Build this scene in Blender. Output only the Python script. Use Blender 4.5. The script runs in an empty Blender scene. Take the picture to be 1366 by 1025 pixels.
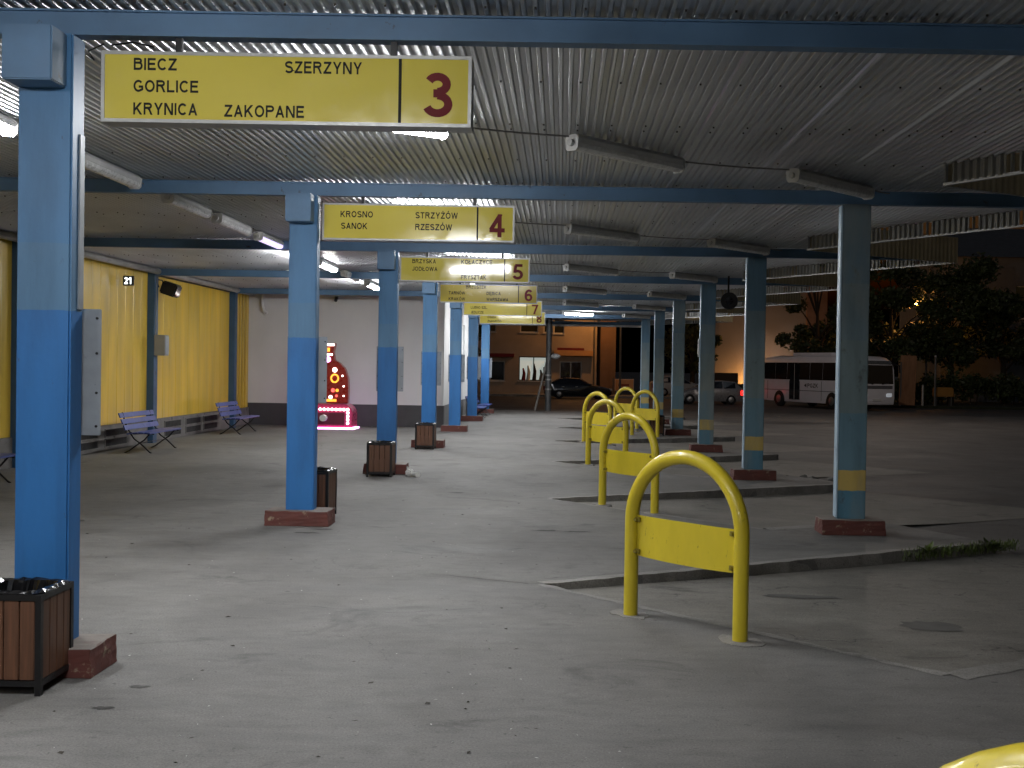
import bpy, bmesh, math, random
import numpy as np
from mathutils import Matrix, Vector
R = math.radians
random.seed(7); rng = np.random.default_rng(7)

# ------------------------------------------------------------------ camera, world, exposure
scene = bpy.context.scene
col = scene.collection
cam_d = bpy.data.cameras.new('camera'); cam = bpy.data.objects.new('camera', cam_d); col.objects.link(cam)
cam_d.sensor_width = 36.0
cam_d.lens = 1500 / 1366 * 36.0
cam_d.shift_x = -65 / 1366
cam_d.clip_end = 2000
cam.matrix_world = Matrix.Translation((0, 0, 2.0)) @ Matrix.Rotation(R(90 - 0.86), 4, 'X') @ Matrix.Rotation(R(0.95), 4, 'Z')
scene.camera = cam

world = bpy.data.worlds.new('World'); scene.world = world; world.use_nodes = True
wn = world.node_tree; bg = wn.nodes['Background']
sky = wn.nodes.new('ShaderNodeTexSky'); sky.sky_type = 'NISHITA'; sky.sun_disc = False
sky.sun_elevation = R(-2); sky.sun_rotation = R(200)
wn.links.new(sky.outputs[0], bg.inputs[0]); bg.inputs[1].default_value = 0.11

moon_d = bpy.data.lights.new('moon', 'SUN'); moon_d.energy = 0.006; moon_d.angle = R(10); moon_d.color = (.8, .88, 1)
moon = bpy.data.objects.new('moon', moon_d); col.objects.link(moon); moon.rotation_euler = (R(40), R(25), 0)

scene.view_settings.view_transform = 'Standard'; scene.view_settings.look = 'None'
scene.view_settings.exposure = 0.8; scene.view_settings.gamma = 1.0
scene.render.engine = 'CYCLES'
scene.cycles.use_denoising = True
scene.cycles.max_bounces = 5; scene.cycles.diffuse_bounces = 4; scene.cycles.glossy_bounces = 2
scene.cycles.caustics_reflective = False; scene.cycles.caustics_refractive = False
scene.cycles.use_adaptive_sampling = True; scene.cycles.adaptive_threshold = .015
scene.cycles.sample_clamp_indirect = 4.0

TUBE = 95.0        # radiance of the lit tube covers

# ------------------------------------------------------------------ materials
def sr(r, g, b):
    f = lambda c: (c / 255 / 12.92) if c / 255 <= .04045 else ((c / 255 + .055) / 1.055) ** 2.4
    return (f(r), f(g), f(b), 1)
MATS = {}
def base_nodes(name):
    m = bpy.data.materials.new(name); m.use_nodes = True
    nt = m.node_tree; b = nt.nodes['Principled BSDF']
    return m, nt, b
def noise(nt, vec, scale, detail=4, rough=.6, dist=0):
    n = nt.nodes.new('ShaderNodeTexNoise'); n.inputs['Scale'].default_value = scale
    n.inputs['Detail'].default_value = detail; n.inputs['Roughness'].default_value = rough
    n.inputs['Distortion'].default_value = dist
    nt.links.new(vec, n.inputs['Vector']); return n.outputs['Fac']
def ramp(nt, fac, stops):
    r = nt.nodes.new('ShaderNodeValToRGB'); e = r.color_ramp.elements
    while len(e) < len(stops): e.new(.5)
    for q, (p, c) in zip(e, stops):
        q.position = p; q.color = c if len(c) == 4 else (*c, 1)
    nt.links.new(fac, r.inputs['Fac']); return r.outputs['Color']
def grey(v): return (v, v, v, 1)
def mixc(nt, fac, a, b, mode='MIX'):
    n = nt.nodes.new('ShaderNodeMix'); n.data_type = 'RGBA'; n.blend_type = mode
    for s, v in ((n.inputs[0], fac), (n.inputs[6], a), (n.inputs[7], b)):
        if hasattr(v, 'links'): nt.links.new(v, s)
        else: s.default_value = v
    return n.outputs[2]
def pos(nt):
    return nt.nodes.new('ShaderNodeNewGeometry').outputs['Position']
def scaled(nt, vec, s):
    m = nt.nodes.new('ShaderNodeMapping'); m.inputs['Scale'].default_value = s
    nt.links.new(vec, m.inputs['Vector']); return m.outputs[0]
def bump(nt, b, fac, strength, dist=.01):
    n = nt.nodes.new('ShaderNodeBump'); n.inputs['Strength'].default_value = strength; n.inputs['Distance'].default_value = dist
    nt.links.new(fac, n.inputs['Height']); nt.links.new(n.outputs[0], b.inputs['Normal'])

def pm(name, c, rough=.6, metal=0.0, var=.18, scale=2.5, stretch=(1, 1, 1), dirt=None, dirt_at=.62, dscale=6, bmp=0, bscale=80, spec=None, coat=0):
    """painted / plain surface with tone variation, optional flakes or dirt of another colour"""
    if name in MATS: return MATS[name]
    m, nt, b = base_nodes(name); MATS[name] = m
    p = scaled(nt, pos(nt), stretch)
    n1 = noise(nt, p, scale, 5)
    c1 = mixc(nt, 1.0, c, ramp(nt, n1, [(.25, grey(1 - var)), (.75, grey(1 + var * .5))]), 'MULTIPLY')
    if dirt:
        n2 = noise(nt, p, dscale, 7, .7)
        c1 = mixc(nt, ramp(nt, n2, [(dirt_at, grey(0)), (dirt_at + .06, grey(1))]), c1, dirt)
    nt.links.new(c1, b.inputs['Base Color'])
    n3 = noise(nt, p, scale * 4, 3)
    nt.links.new(ramp(nt, n3, [(.3, grey(max(0, rough - .08))), (.7, grey(min(1, rough + .08)))]), b.inputs['Roughness'])
    b.inputs['Metallic'].default_value = metal
    if spec is not None: b.inputs['Specular IOR Level'].default_value = spec
    if coat: b.inputs['Coat Weight'].default_value = coat; b.inputs['Coat Roughness'].default_value = .08
    if bmp: bump(nt, b, noise(nt, p, bscale, 4), bmp)
    return m
def em(name, c, strength, rough=.4, sample=False):
    if name in MATS: return MATS[name]
    m, nt, b = base_nodes(name); MATS[name] = m
    b.inputs['Base Color'].default_value = c; b.inputs['Roughness'].default_value = rough
    b.inputs['Emission Color'].default_value = c; b.inputs['Emission Strength'].default_value = strength
    if not sample: m.cycles.emission_sampling = 'NONE'
    return m

def concrete_mat(name, c_lo, c_mid, c_hi, patch, crack=.5):
    m, nt, b = base_nodes(name); MATS[name] = m
    p = pos(nt)
    big = noise(nt, scaled(nt, p, (1, .8, 1)), .55, 6, .62, .4)
    c = ramp(nt, big, [(.30, c_lo), (.5, c_mid), (.72, c_hi)])
    streak = noise(nt, scaled(nt, p, (.35, 1.5, 1)), 1.3, 6, .65, .3)
    c = mixc(nt, 1.0, c, ramp(nt, streak, [(.28, grey(.72)), (.5, grey(1)), (.75, grey(1.12))]), 'MULTIPLY')
    fine = noise(nt, p, 75, 5, .8)
    c = mixc(nt, 1.0, c, ramp(nt, fine, [(.30, grey(.50)), (.50, grey(1.0)), (.72, grey(1.45))]), 'MULTIPLY')
    mid = noise(nt, scaled(nt, p, (.6, 1.4, 1)), 5.5, 6, .72, .5)
    c = mixc(nt, 1.0, c, ramp(nt, mid, [(.3, grey(.80)), (.5, grey(1.0)), (.72, grey(1.12))]), 'MULTIPLY')
    # dark oil stains and pale scuffs with a shape of their own
    st = noise(nt, scaled(nt, p, (.8, 1.0, 1)), 1.1, 7, .7, .8)
    c = mixc(nt, ramp(nt, st, [(.57, grey(0)), (.68, grey(.72))]), c, patch)
    sp = noise(nt, p, 17, 3, .5)
    c = mixc(nt, ramp(nt, sp, [(.67, grey(0)), (.71, grey(.6))]), c, patch)
    gum = nt.nodes.new('ShaderNodeTexVoronoi'); gum.inputs['Scale'].default_value = 2.3; nt.links.new(p, gum.inputs['Vector'])
    c = mixc(nt, mixc(nt, 1.0, ramp(nt, gum.outputs['Distance'], [(.045, grey(.75)), (.06, grey(0))]), ramp(nt, noise(nt, p, .9, 2), [(.5, grey(0)), (.52, grey(1))]), 'MULTIPLY'), c, patch)
    wh = noise(nt, p, 41, 2, .5)
    c = mixc(nt, ramp(nt, wh, [(.735, grey(0)), (.76, grey(.55))]), c, (.42, .41, .39, 1))
    # cracks
    v = nt.nodes.new('ShaderNodeTexVoronoi'); v.feature = 'DISTANCE_TO_EDGE'; v.inputs['Scale'].default_value = .42
    wob = nt.nodes.new('ShaderNodeVectorMath'); wob.operation = 'ADD'
    nz = nt.nodes.new('ShaderNodeTexNoise'); nz.inputs['Scale'].default_value = 1.7; nz.inputs['Detail'].default_value = 6
    nt.links.new(p, nz.inputs['Vector']); nt.links.new(p, wob.inputs[0]); nt.links.new(nz.outputs['Color'], wob.inputs[1])
    nt.links.new(wob.outputs[0], v.inputs['Vector'])
    crk = ramp(nt, v.outputs['Distance'], [(0.0, grey(1)), (.0045, grey(0))])
    msk = ramp(nt, noise(nt, p, .5, 3), [(.5, grey(0)), (.58, grey(crack))])
    ck = mixc(nt, 1.0, crk, msk, 'MULTIPLY')
    c = mixc(nt, ck, c, (.02, .02, .02, 1))
    nt.links.new(c, b.inputs['Base Color'])
    nt.links.new(ramp(nt, streak, [(.3, grey(.62)), (.7, grey(.86))]), b.inputs['Roughness'])
    bump(nt, b, mixc(nt, .5, fine, big), .32, .02)
    return m

M_floor = concrete_mat('platform concrete', (.118, .114, .107, 1), (.155, .150, .142, 1), (.190, .185, .175, 1), (.062, .060, .057, 1), .35)
M_yard = concrete_mat('yard asphalt', (.075, .072, .069, 1), (.108, .104, .099, 1), (.15, .144, .136, 1), (.038, .036, .035, 1), .9)
M_bay = concrete_mat('bay concrete', (.13, .123, .108, 1), (.18, .17, .15, 1), (.225, .213, .19, 1), (.05, .048, .042, 1), 1.0)
M_kerb = concrete_mat('kerb concrete', (.17, .165, .155, 1), (.23, .22, .205, 1), (.30, .29, .27, 1), (.07, .065, .06, 1), .3)
M_road = concrete_mat('street asphalt', (.05, .05, .05, 1), (.065, .064, .062, 1), (.08, .079, .075, 1), (.03, .03, .03, 1), .3)

def pillar_mat(name, right):
    m, nt, b = base_nodes(name); MATS[name] = m
    p = pos(nt); sx = nt.nodes.new('ShaderNodeSeparateXYZ'); nt.links.new(p, sx.inputs[0])
    wob = noise(nt, scaled(nt, p, (9, 9, 2)), 1, 3)
    z = nt.nodes.new('ShaderNodeMath'); z.operation = 'MULTIPLY_ADD'
    nt.links.new(wob, z.inputs[0]); z.inputs[1].default_value = .03; nt.links.new(sx.outputs[2], z.inputs[2])
    dv = nt.nodes.new('ShaderNodeMath'); dv.operation = 'DIVIDE'; nt.links.new(z.outputs[0], dv.inputs[0]); dv.inputs[1].default_value = 5
    if right:
        c = ramp(nt, dv.outputs[0], [(0, (.085, .21, .30, 1)), (.1065, (.50, .37, .11, 1)), (.159, (.12, .22, .28, 1)), (.30, (.165, .225, .24, 1)), (.48, (.145, .21, .245, 1)), (.62, (.09, .175, .25, 1))])
    else:
        c = ramp(nt, dv.outputs[0], [(0, (.022, .145, .40, 1)), (.464, (.08, .19, .33, 1)), (.55, (.065, .185, .36, 1))])
    r = [n for n in nt.nodes if n.type == 'VALTORGB'][-1]
    r.color_ramp.interpolation = 'CONSTANT'
    st = noise(nt, scaled(nt, p, (3, 3, .5)), 1.6, 6, .65)
    c = mixc(nt, 1.0, c, ramp(nt, st, [(.25, grey(.72)), (.55, grey(1)), (.8, grey(1.12))]), 'MULTIPLY')
    d1 = noise(nt, scaled(nt, p, (1, 1, .6)), 5 if right else 9, 8, .75)
    lo, hi = (.60, .72) if right else (.655, .70)
    c = mixc(nt, ramp(nt, d1, [(lo, grey(0)), (hi, grey(.75 if right else .8))]), c, (.05, .052, .05, 1))
    if right:
        g = noise(nt, scaled(nt, p, (1.4, 1.4, .35)), 1.2, 5)
        c = mixc(nt, ramp(nt, g, [(.45, grey(0)), (.62, grey(.55))]), c, (.25, .265, .24, 1))
    nt.links.new(c, b.inputs['Base Color']); b.inputs['Roughness'].default_value = .48
    bump(nt, b, noise(nt, p, 25, 5), .12)
    return m
M_pl = pillar_mat('two tone blue paint', False)
M_pr = pillar_mat('weathered teal paint', True)
M_blue = pm('beam blue paint', (.11, .21, .35, 1), .5, 0, .3, 1.5, (1, 1, 1), (.07, .075, .08, 1), .64, 5, .1, 30)
M_bluepost = pm('wall post blue', (.035, .09, .17, 1), .5, 0, .3, 2, (1, 1, 1), (.02, .02, .03, 1), .66, 5)
M_roof = pm('galvanised roof sheet', (.60, .615, .635, 1), .36, .4, .35, .9, (1, .45, 1))
M_fasc = pm('cream fascia sheet', (.40, .33, .20, 1), .6, 0, .25, 2)
M_galv = pm('galvanised frame', (.40, .40, .39, 1), .45, .5, .3, 4)
M_alu = pm('brushed aluminium', (.36, .36, .35, 1), .45, .6, .12, 6)
M_sign = pm('yellow sign acrylic', (.68, .565, .095, 1), .10, 0, .06, 1.5, coat=.4)
M_black = pm('black lettering', (.012, .012, .011, 1), .6, 0, .1, spec=.2)
M_maroon = pm('maroon number', (.15, .016, .02, 1), .6, 0, .1, spec=.2)
M_plinth = pm('red brown plinth paint', (.12, .036, .028, 1), .75, 0, .4, 3, (1, 1, 1), (.25, .19, .13, 1), .59, 7, .4, 25)
def dusty_top(m):
    nt = m.node_tree; b = nt.nodes['Principled BSDF']; src = b.inputs['Base Color'].links[0].from_socket
    g = nt.nodes.new('ShaderNodeNewGeometry'); sx = nt.nodes.new('ShaderNodeSeparateXYZ'); nt.links.new(g.outputs['True Normal'], sx.inputs[0])
    wear = noise(nt, g.outputs['Position'], 9, 5)
    k = mixc(nt, 1.0, ramp(nt, sx.outputs[2], [(.6, grey(0)), (.8, grey(1))]), ramp(nt, wear, [(.25, grey(.6)), (.5, grey(1))]), 'MULTIPLY')
    nt.links.new(mixc(nt, k, src, (.19, .165, .145, 1)), b.inputs['Base Color'])
dusty_top(M_plinth)
M_board = pm('grey notice board', (.33, .36, .39, 1), .5, .2, .25, 4, (1, 1, 1), (.10, .11, .13, 1), .66, 14)
M_hoop = pm('yellow hoop paint', (.68, .54, .03, 1), .36, 0, .25, 2.2, (1, 1, .35), (.075, .05, .02, 1), .635, 17, .15, 22, coat=.25)
M_bolt = pm('painted bolt', (.28, .23, .04, 1), .5, .3, .2)
M_wood = pm('brown bin slat', (.115, .05, .026, 1), .5, 0, .5, 3, (14, 14, .7), None, .6, 6, .15, 9)
M_infill = pm('grey infill sheet', (.20, .195, .18, 1), .5, .3, .25, 3)
M_blk = pm('black steel', (.012, .012, .013, 1), .42, .3, .3)
M_bag = pm('black bin liner', (.008, .008, .009, 1), .18, 0, .3, 5)
M_bench = pm('bench slat blue', (.065, .095, .30, 1), .4, 0, .35, 4, (1, 1, 1), (.16, .17, .20, 1), .64, 12)
M_yel = pm('yellow wall paint', (.66, .44, .05, 1), .36, 0, .38, 1.6, (1, 1, .22), (.34, .24, .10, 1), .66, 2.6, .08, 12)
M_base = pm('grey base concrete', (.19, .18, .17, 1), .85, 0, .45, 2, (1, 1, 1), (.06, .055, .05, 1), .60, 3, .4, 30)
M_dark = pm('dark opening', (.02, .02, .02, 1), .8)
M_white = pm('white render', (.70, .70, .695, 1), .8, 0, .12, .7, (1, 1, .6), (.26, .24, .22, 1), .74, 8, .15, 40)
M_skirt = pm('dark grey skirting', (.065, .065, .068, 1), .7, 0, .2)
M_wframe = pm('white window frame', (.6, .6, .59, 1), .5)
M_lamp = pm('lamp housing grey', (.70, .70, .69, 1), .5, 0, .2, 4)
M_cover = pm('dusty lamp cover', (.84, .84, .83, 1), .3, 0, .2, 6)
M_lit = em('lit tube cover', (.975, .985, 1, 1), TUBE, sample=True)
M_dying = em('dying violet tube', (.72, .62, 1, 1), .8)
M_wire = pm('grey cable', (.22, .215, .21, 1), .6)
M_glass = pm('dark glass', (.012, .014, .018, 1), .06, 0, .1, coat=.3)
M_steel = pm('pole steel', (.12, .12, .12, 1), .5, .3, .3)

# ------------------------------------------------------------------ mesh helpers
class MB:
    def __init__(s): s.v = []; s.f = []
    def add(s, vs, fs):
        o = len(s.v); s.v += [tuple(map(float, q)) for q in vs]; s.f += [tuple(i + o for i in f) for f in fs]; return s
    def box(s, x0, x1, y0, y1, z0, z1, M=None):
        vs = [Vector(q) for q in ((x0, y0, z0), (x1, y0, z0), (x1, y1, z0), (x0, y1, z0), (x0, y0, z1), (x1, y0, z1), (x1, y1, z1), (x0, y1, z1))]
        if M: vs = [M @ q for q in vs]
        return s.add(vs, [(0, 3, 2, 1), (4, 5, 6, 7), (0, 1, 5, 4), (1, 2, 6, 5), (2, 3, 7, 6), (3, 0, 4, 7)])
    def beam(s, a, b, w, h, up=(0, 0, 1)):
        a = Vector(a); b = Vector(b); d = (b - a).normalized(); u = Vector(up)
        r = d.cross(u).normalized(); u = r.cross(d)
        vs = []
        for p in (a, b):
            for i, j in ((-1, -1), (1, -1), (1, 1), (-1, 1)): vs.append(p + r * i * w / 2 + u * j * h / 2)
        return s.add(vs, [(3, 2, 1, 0), (4, 5, 6, 7), (0, 1, 5, 4), (1, 2, 6, 5), (2, 3, 7, 6), (3, 0, 4, 7)])
    def tube(s, path, rad, n=10, cap=True):
        P = [Vector(p) for p in path]; rads = rad if hasattr(rad, '__len__') else [rad] * len(P)
        d = (P[1] - P[0]).normalized(); u = d.orthogonal().normalized(); vs = []
        for i, p in enumerate(P):
            t = (P[min(i + 1, len(P) - 1)] - P[max(i - 1, 0)]).normalized()
            u = (u - t * u.dot(t)).normalized(); w = t.cross(u)
            for k in range(n):
                a = 2 * math.pi * k / n; vs.append(p + (u * math.cos(a) + w * math.sin(a)) * rads[i])
        fs = [(i * n + k, i * n + (k + 1) % n, (i + 1) * n + (k + 1) % n, (i + 1) * n + k) for i in range(len(P) - 1) for k in range(n)]
        if cap: fs += [tuple(range(n))[::-1], tuple((len(P) - 1) * n + k for k in range(n))]
        return s.add(vs, fs)
    def prism(s, poly, y0, y1):      # polygon in x,z extruded along y
        n = len(poly)
        vs = [(x, y0, z) for x, z in poly] + [(x, y1, z) for x, z in poly]
        return s.add(vs, [tuple(range(n)), tuple(range(2 * n - 1, n - 1, -1))] + [(i, i + n, (i + 1) % n + n, (i + 1) % n) for i in range(n)])
    def slab(s, poly, z0, z1):       # polygon in x,y extruded along z (ccw)
        n = len(poly)
        vs = [(x, y, z0) for x, y in poly] + [(x, y, z1) for x, y in poly]
        return s.add(vs, [tuple(range(n - 1, -1, -1)), tuple(range(n, 2 * n))] + [(i, (i + 1) % n, (i + 1) % n + n, i + n) for i in range(n)])
    def sphere(s, c, r, n=10, m=6, sc=(1, 1, 1)):
        vs = []; c = Vector(c)
        for j in range(m + 1):
            t = math.pi * j / m
            for i in range(n):
                a = 2 * math.pi * i / n
                vs.append(c + Vector((r * sc[0] * math.sin(t) * math.cos(a), r * sc[1] * math.sin(t) * math.sin(a), r * sc[2] * math.cos(t))))
        return s.add(vs, [(j * n + i, j * n + (i + 1) % n, (j + 1) * n + (i + 1) % n, (j + 1) * n + i) for j in range(m) for i in range(n)])
    def mesh(s, name, m, bevel=0, smooth=False, seg=2, fix=False):
        me = bpy.data.meshes.new(name); me.from_pydata(s.v, [], s.f)
        if bevel or fix:
            bm = bmesh.new(); bm.from_mesh(me)
            bmesh.ops.recalc_face_normals(bm, faces=bm.faces[:])
            if bevel: bmesh.ops.bevel(bm, geom=bm.edges[:], offset=bevel, segments=seg, affect='EDGES', clamp_overlap=True)
            bm.to_mesh(me); bm.free()
        me.materials.append(m)
        if smooth:
            me.polygons.foreach_set('use_smooth', [True] * len(me.polygons))
            try: me.set_sharp_from_angle(angle=R(35))
            except Exception: pass
        me.update(); return me
    def build(s, name, m, parent=None, loc=None, rz=0, **k):
        return obj(name, s.mesh(name, m, **k), parent, loc, rz)
def obj(name, me, parent=None, loc=None, rz=0):
    o = bpy.data.objects.new(name, me); col.objects.link(o); o.parent = parent
    if loc is not None: o.location = loc
    if rz: o.rotation_euler = (0, 0, rz)
    return o
def tag(o, label=None, cat=None, group=None, kind=None):
    if label: o['label'] = label
    if cat: o['category'] = cat
    if group: o['group'] = group
    if kind: o['kind'] = kind
    return o
def thing(name, label, cat, loc=(0, 0, 0), rz=0, group=None):
    return tag(obj(name, None, None, loc, rz), label, cat, group)
KIDS = {}
def copy_tree(o, parent=None):
    c = o.copy(); col.objects.link(c); c.parent = parent
    for ch in [q for q in col.objects if q.parent is o]:
        copy_tree(ch, c)
    return c
def copy_thing(proto, label, loc, rz=0, kids=None):
    c = proto.copy(); col.objects.link(c); c.location = loc; c.rotation_euler = (0, 0, rz); c['label'] = label
    for ch in kids:
        d = ch[0].copy(); col.objects.link(d); d.parent = c
        for g in ch[1]:
            e = g.copy(); col.objects.link(e); e.parent = d
    return c
def kids_of(o):
    bpy.context.view_layer.update()
    return [(c, list(c.children)) for c in o.children]

# lettering: a plain grotesque drawn as strokes (cap height 1)
def arc(cx, cy, rx, ry, a0, a1, n=14):
    return [(cx + rx * math.cos(R(a0 + (a1 - a0) * i / n)), cy + ry * math.sin(R(a0 + (a1 - a0) * i / n))) for i in range(n + 1)]
def glyph(ch, t):
    b, u = t, 1 - t; l = t
    if ch == 'A': return .95, [[(.07, -.08), (.475, .93), (.88, -.08)], [(.2, .31), (.75, .31)]], []
    if ch in 'BPR':
        bowl = [(l, u), (.5, u)] + arc(.52, .755, .21 if ch != 'P' else .24, u - .755, 90, -90, 10) + [(l, 1.51 - u)]
        if ch == 'P': return .85, [[(l, 0), (l, 1)], [(l, u), (.5, u)] + arc(.53, .72, .25, u - .72, 90, -90, 10) + [(l, 1.44 - u)]], []
        if ch == 'B': return .88, [[(l, 0), (l, 1)], bowl, [(l, 1.51 - u), (.52, 1.51 - u)] + arc(.54, (b + 1.51 - u) / 2, .26, (1.51 - u - b) / 2, 90, -90, 10) + [(l, b)]], []
        return .93, [[(l, 0), (l, 1)], bowl[:1] + [(.5, u)] + arc(.54, .735, .24, u - .735, 90, -90, 10) + [(l, 1.47 - u)], [(.45, 1.47 - u), (.62, .40), (.88, -.08)]], []
    if ch == 'C': return .93, [arc(.5, .5, .5 - t, .5 - t, 42, 318, 24)], []
    if ch == 'D': return .93, [[(l, 0), (l, 1)], [(l, u), (.42, u)] + arc(.42, .5, .51 - t, .5 - t, 90, -90, 16) + [(l, b)]], []
    if ch in 'EĘ': return .82, [[(l, 0), (l, 1)], [(l, u), (.80, u)], [(l, .52), (.74, .52)], [(l, b), (.82, b)]], ([[(.68, .02), (.60, -.12), (.68, -.2), (.78, -.17)]] if ch == 'Ę' else [])
    if ch == 'F': return .78, [[(l, 0), (l, 1)], [(l, u), (.77, u)], [(l, .5), (.68, .5)]], []
    if ch == 'G': return 1.0, [arc(.5, .5, .5 - t, .5 - t, 42, 300, 24) + [(.90, .22), (.90, .44)], [(.54, .44), (.98, .44)]], []
    if ch == 'I': return 2 * t, [[(l, 0), (l, 1)]], []
    if ch == 'J': return .66, [[(.66 - t, 1), (.66 - t, .3)] + arc(.33, .3, .33 - t, .3 - t, 0, -170, 12)], []
    if ch == 'K': return .93, [[(l, 0), (l, 1)], [(.87, 1.08), (l, .33)], [(.36, .56), (.90, -.08)]], []
    if ch in 'LŁ': return .76, [[(l, 0), (l, 1)], [(l, b), (.76, b)]], ([[(-.10, .36), (.40, .68)]] if ch == 'Ł' else [])
    if ch == 'M': return 1.08, [[(l, 0), (l, 1)], [(l, 1.04), (.54, .02), (1.08 - t, 1.04)], [(1.08 - t, 0), (1.08 - t, 1)]], []
    if ch == 'N': return .93, [[(l, 0), (l, 1)], [(l, 1.03), (.93 - t, -.03)], [(.93 - t, 0), (.93 - t, 1)]], []
    if ch in 'OÓ': return 1.0, [arc(.5, .5, .5 - t, .5 - t, 0, 360, 30)], ([[(.44, 1.07), (.60, 1.26)]] if ch == 'Ó' else [])
    if ch == 'S': return .86, [arc(.43, .74, .36 - t * .2, u - .74, 22, 180, 10)[:-1] + arc(.43, .735, .36 - t * .2, .21, 180, 262, 6) + arc(.43, .265, .43 - t, .245, 88, 0, 8) + arc(.43, .265, .43 - t, .265 - b, 0, -165, 12)], []
    if ch == 'T': return .84, [[(0, u), (.84, u)], [(.42, 0), (.42, u)]], []
    if ch == 'U': return .92, [[(l, 1), (l, .38)] + arc(.46, .38, .46 - t, .38 - t, 180, 360, 14) + [(.92 - t, 1)]], []
    if ch == 'W': return 1.3, [[(.05, 1.08), (.34, .06), (.65, .94), (.96, .06), (1.25, 1.08)]], []
    if ch == 'Y': return .92, [[(.05, 1.08), (.46, .42), (.87, 1.08)], [(.46, 0), (.46, .46)]], []
    if ch in 'ZŻ': return .84, [[(.04, u), (.80, u)], [(0, b), (.84, b)], [(.80, 1.0), (.04, .0)]], ([[(.42, 1.08), (.42, 1.25)]] if ch == 'Ż' else [])
    if ch == '.': return 2 * t, [[(l, 0), (l, 2 * t)]], []
    if ch == '1': return .5, [[(.5 - t, 0), (.5 - t, 1)], [(.42, .93), (.0, .68)]], []
    if ch == '2': return .64, [arc(.32, .68, .32 - t, .32 - t, 165, -35, 14) + [(t * 1.2, .03)], [(0, b), (.64, b)]], []
    if ch == '3': return .64, [arc(.31, .74, .29 - t, u - .74, 155, -90, 14), arc(.31, .29, .33 - t, .29 - b, 90, -160, 16), [(.22, .535), (.34, .535)]], []
    if ch == '4': return .68, [[(.54 - t, 0), (.54 - t, 1)], [(.50, 1.02), (.06, .32)], [(.0, .30), (.68, .30)]], []
    if ch == '5': return .64, [arc(.30, .32, .34 - t, .32 - b, -158, 125, 18), [(.12, .43), (.19, u)], [(.15, u), (.60, u)]], []
    if ch == '6': return .64, [arc(.33, .32, .31 - t, .32 - b, 0, 360, 22), arc(.36, .52, .36 - t, u - .52, 45, 180, 14) + [(t, .3)]], []
    if ch == '7': return .62, [[(0, u), (.60, u)], [(.58, 1.0)] + [(.58 - .36 * q ** .7, .9 - .98 * q) for q in (.2, .5, .8, 1.0)]], []
    if ch == '8': return .64, [arc(.32, .755, .28 - t, u - .755, 0, 360, 20), arc(.32, .29, .32 - t, .29 - b, 0, 360, 22)], []
    return .34, [], []
def ribbon(pts, t):
    P = [Vector(p) for p in pts]; closed = (P[0] - P[-1]).length < 1e-4
    if closed: P = P[:-1]
    n = len(P); Lf, Rt = [], []
    for i, p in enumerate(P):
        a = P[i - 1] if (i or closed) else None; c = P[(i + 1) % n] if (i < n - 1 or closed) else None
        d1 = (p - a).normalized() if a is not None else None; d2 = (c - p).normalized() if c is not None else None
        if d1 is None: d1 = d2
        if d2 is None: d2 = d1
        n1 = Vector((-d1.y, d1.x)); n2 = Vector((-d2.y, d2.x)); m = n1 + n2
        m = m.normalized() if m.length > 1e-3 else n1
        k = min(t / max(.25, m.dot(n1)), t * 4)
        Lf.append(p + m * k); Rt.append(p - m * k)
    if closed: Lf.append(Lf[0]); Rt.append(Rt[0])
    return [(Lf[i], Rt[i], Rt[i + 1], Lf[i + 1]) for i in range(len(Lf) - 1)]
def clip_quad(q):
    poly = [(v.x, v.y) for v in q]
    for lim, sg in ((0, 1), (1, -1)):
        out = []
        for i in range(len(poly)):
            a, b = poly[i], poly[(i + 1) % len(poly)]; ia, ib = (a[1] - lim) * sg >= 0, (b[1] - lim) * sg >= 0
            if ia: out.append(a)
            if ia != ib:
                k = (lim - a[1]) / (b[1] - a[1]); out.append((a[0] + (b[0] - a[0]) * k, lim))
        poly = out
        if len(poly) < 3: return []
    return poly
def text(s, m, parent, x0, x1, z0, z1, y, name='lettering', bold=.092, depth=.002):
    """a word fitted into a box on a face looking along -Y"""
    mb = MB(); polys = []; x = 0.0; lay = 0
    for ch in s:
        w, st, acc = glyph(ch, bold)
        for k, (line, clip) in enumerate([(q, True) for q in st] + [(q, False) for q in acc]):
            for q in ribbon(line, bold):
                pl = clip_quad(q) if clip else [(v.x, v.y) for v in q]
                if len(pl) > 2: polys.append((k, [(px + x, py) for px, py in pl]))
        x += w + .17
    tot = x - .17; sx = (x1 - x0) / tot; sz = z1 - z0
    for k, pl in polys:
        yy = y - depth - .0004 * k; n = len(pl)
        area = sum(pl[i][0] * pl[(i + 1) % n][1] - pl[(i + 1) % n][0] * pl[i][1] for i in range(n))
        if area < 0: pl = pl[::-1]
        vs = [(x0 + px * sx, yy, z0 + py * sz) for px, py in pl] + [(x0 + px * sx, y, z0 + py * sz) for px, py in pl]
        mb.add(vs, [tuple(range(n))] + [(i, i + n, (i + 1) % n + n, (i + 1) % n) for i in range(n)])
    return mb.build(name, m, parent)

# ------------------------------------------------------------------ layout (metres; camera stands over 0,0)
BAY = 6.71
def YK(k): return 7.17 + BAY * k               # beam / pillar lines
XL, XR = -3.22, 3.58
DB = Vector((.868, .497)); DA = Vector((.693, -.721))   # directions of the bays' kerbs
def KP(k): return Vector((-.12, 10.3 + BAY * (k - 1)))  # inner point of bay k
def CP(k): return Vector((2.6, 7.45 + BAY * (k - 1)))   # near corner of bay k
Y_END = 51.2; X_WALL = -10.0; Z_BEAM = 4.07; Z_ROOF = 4.235
BAYS = list(range(-1, 7))

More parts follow.
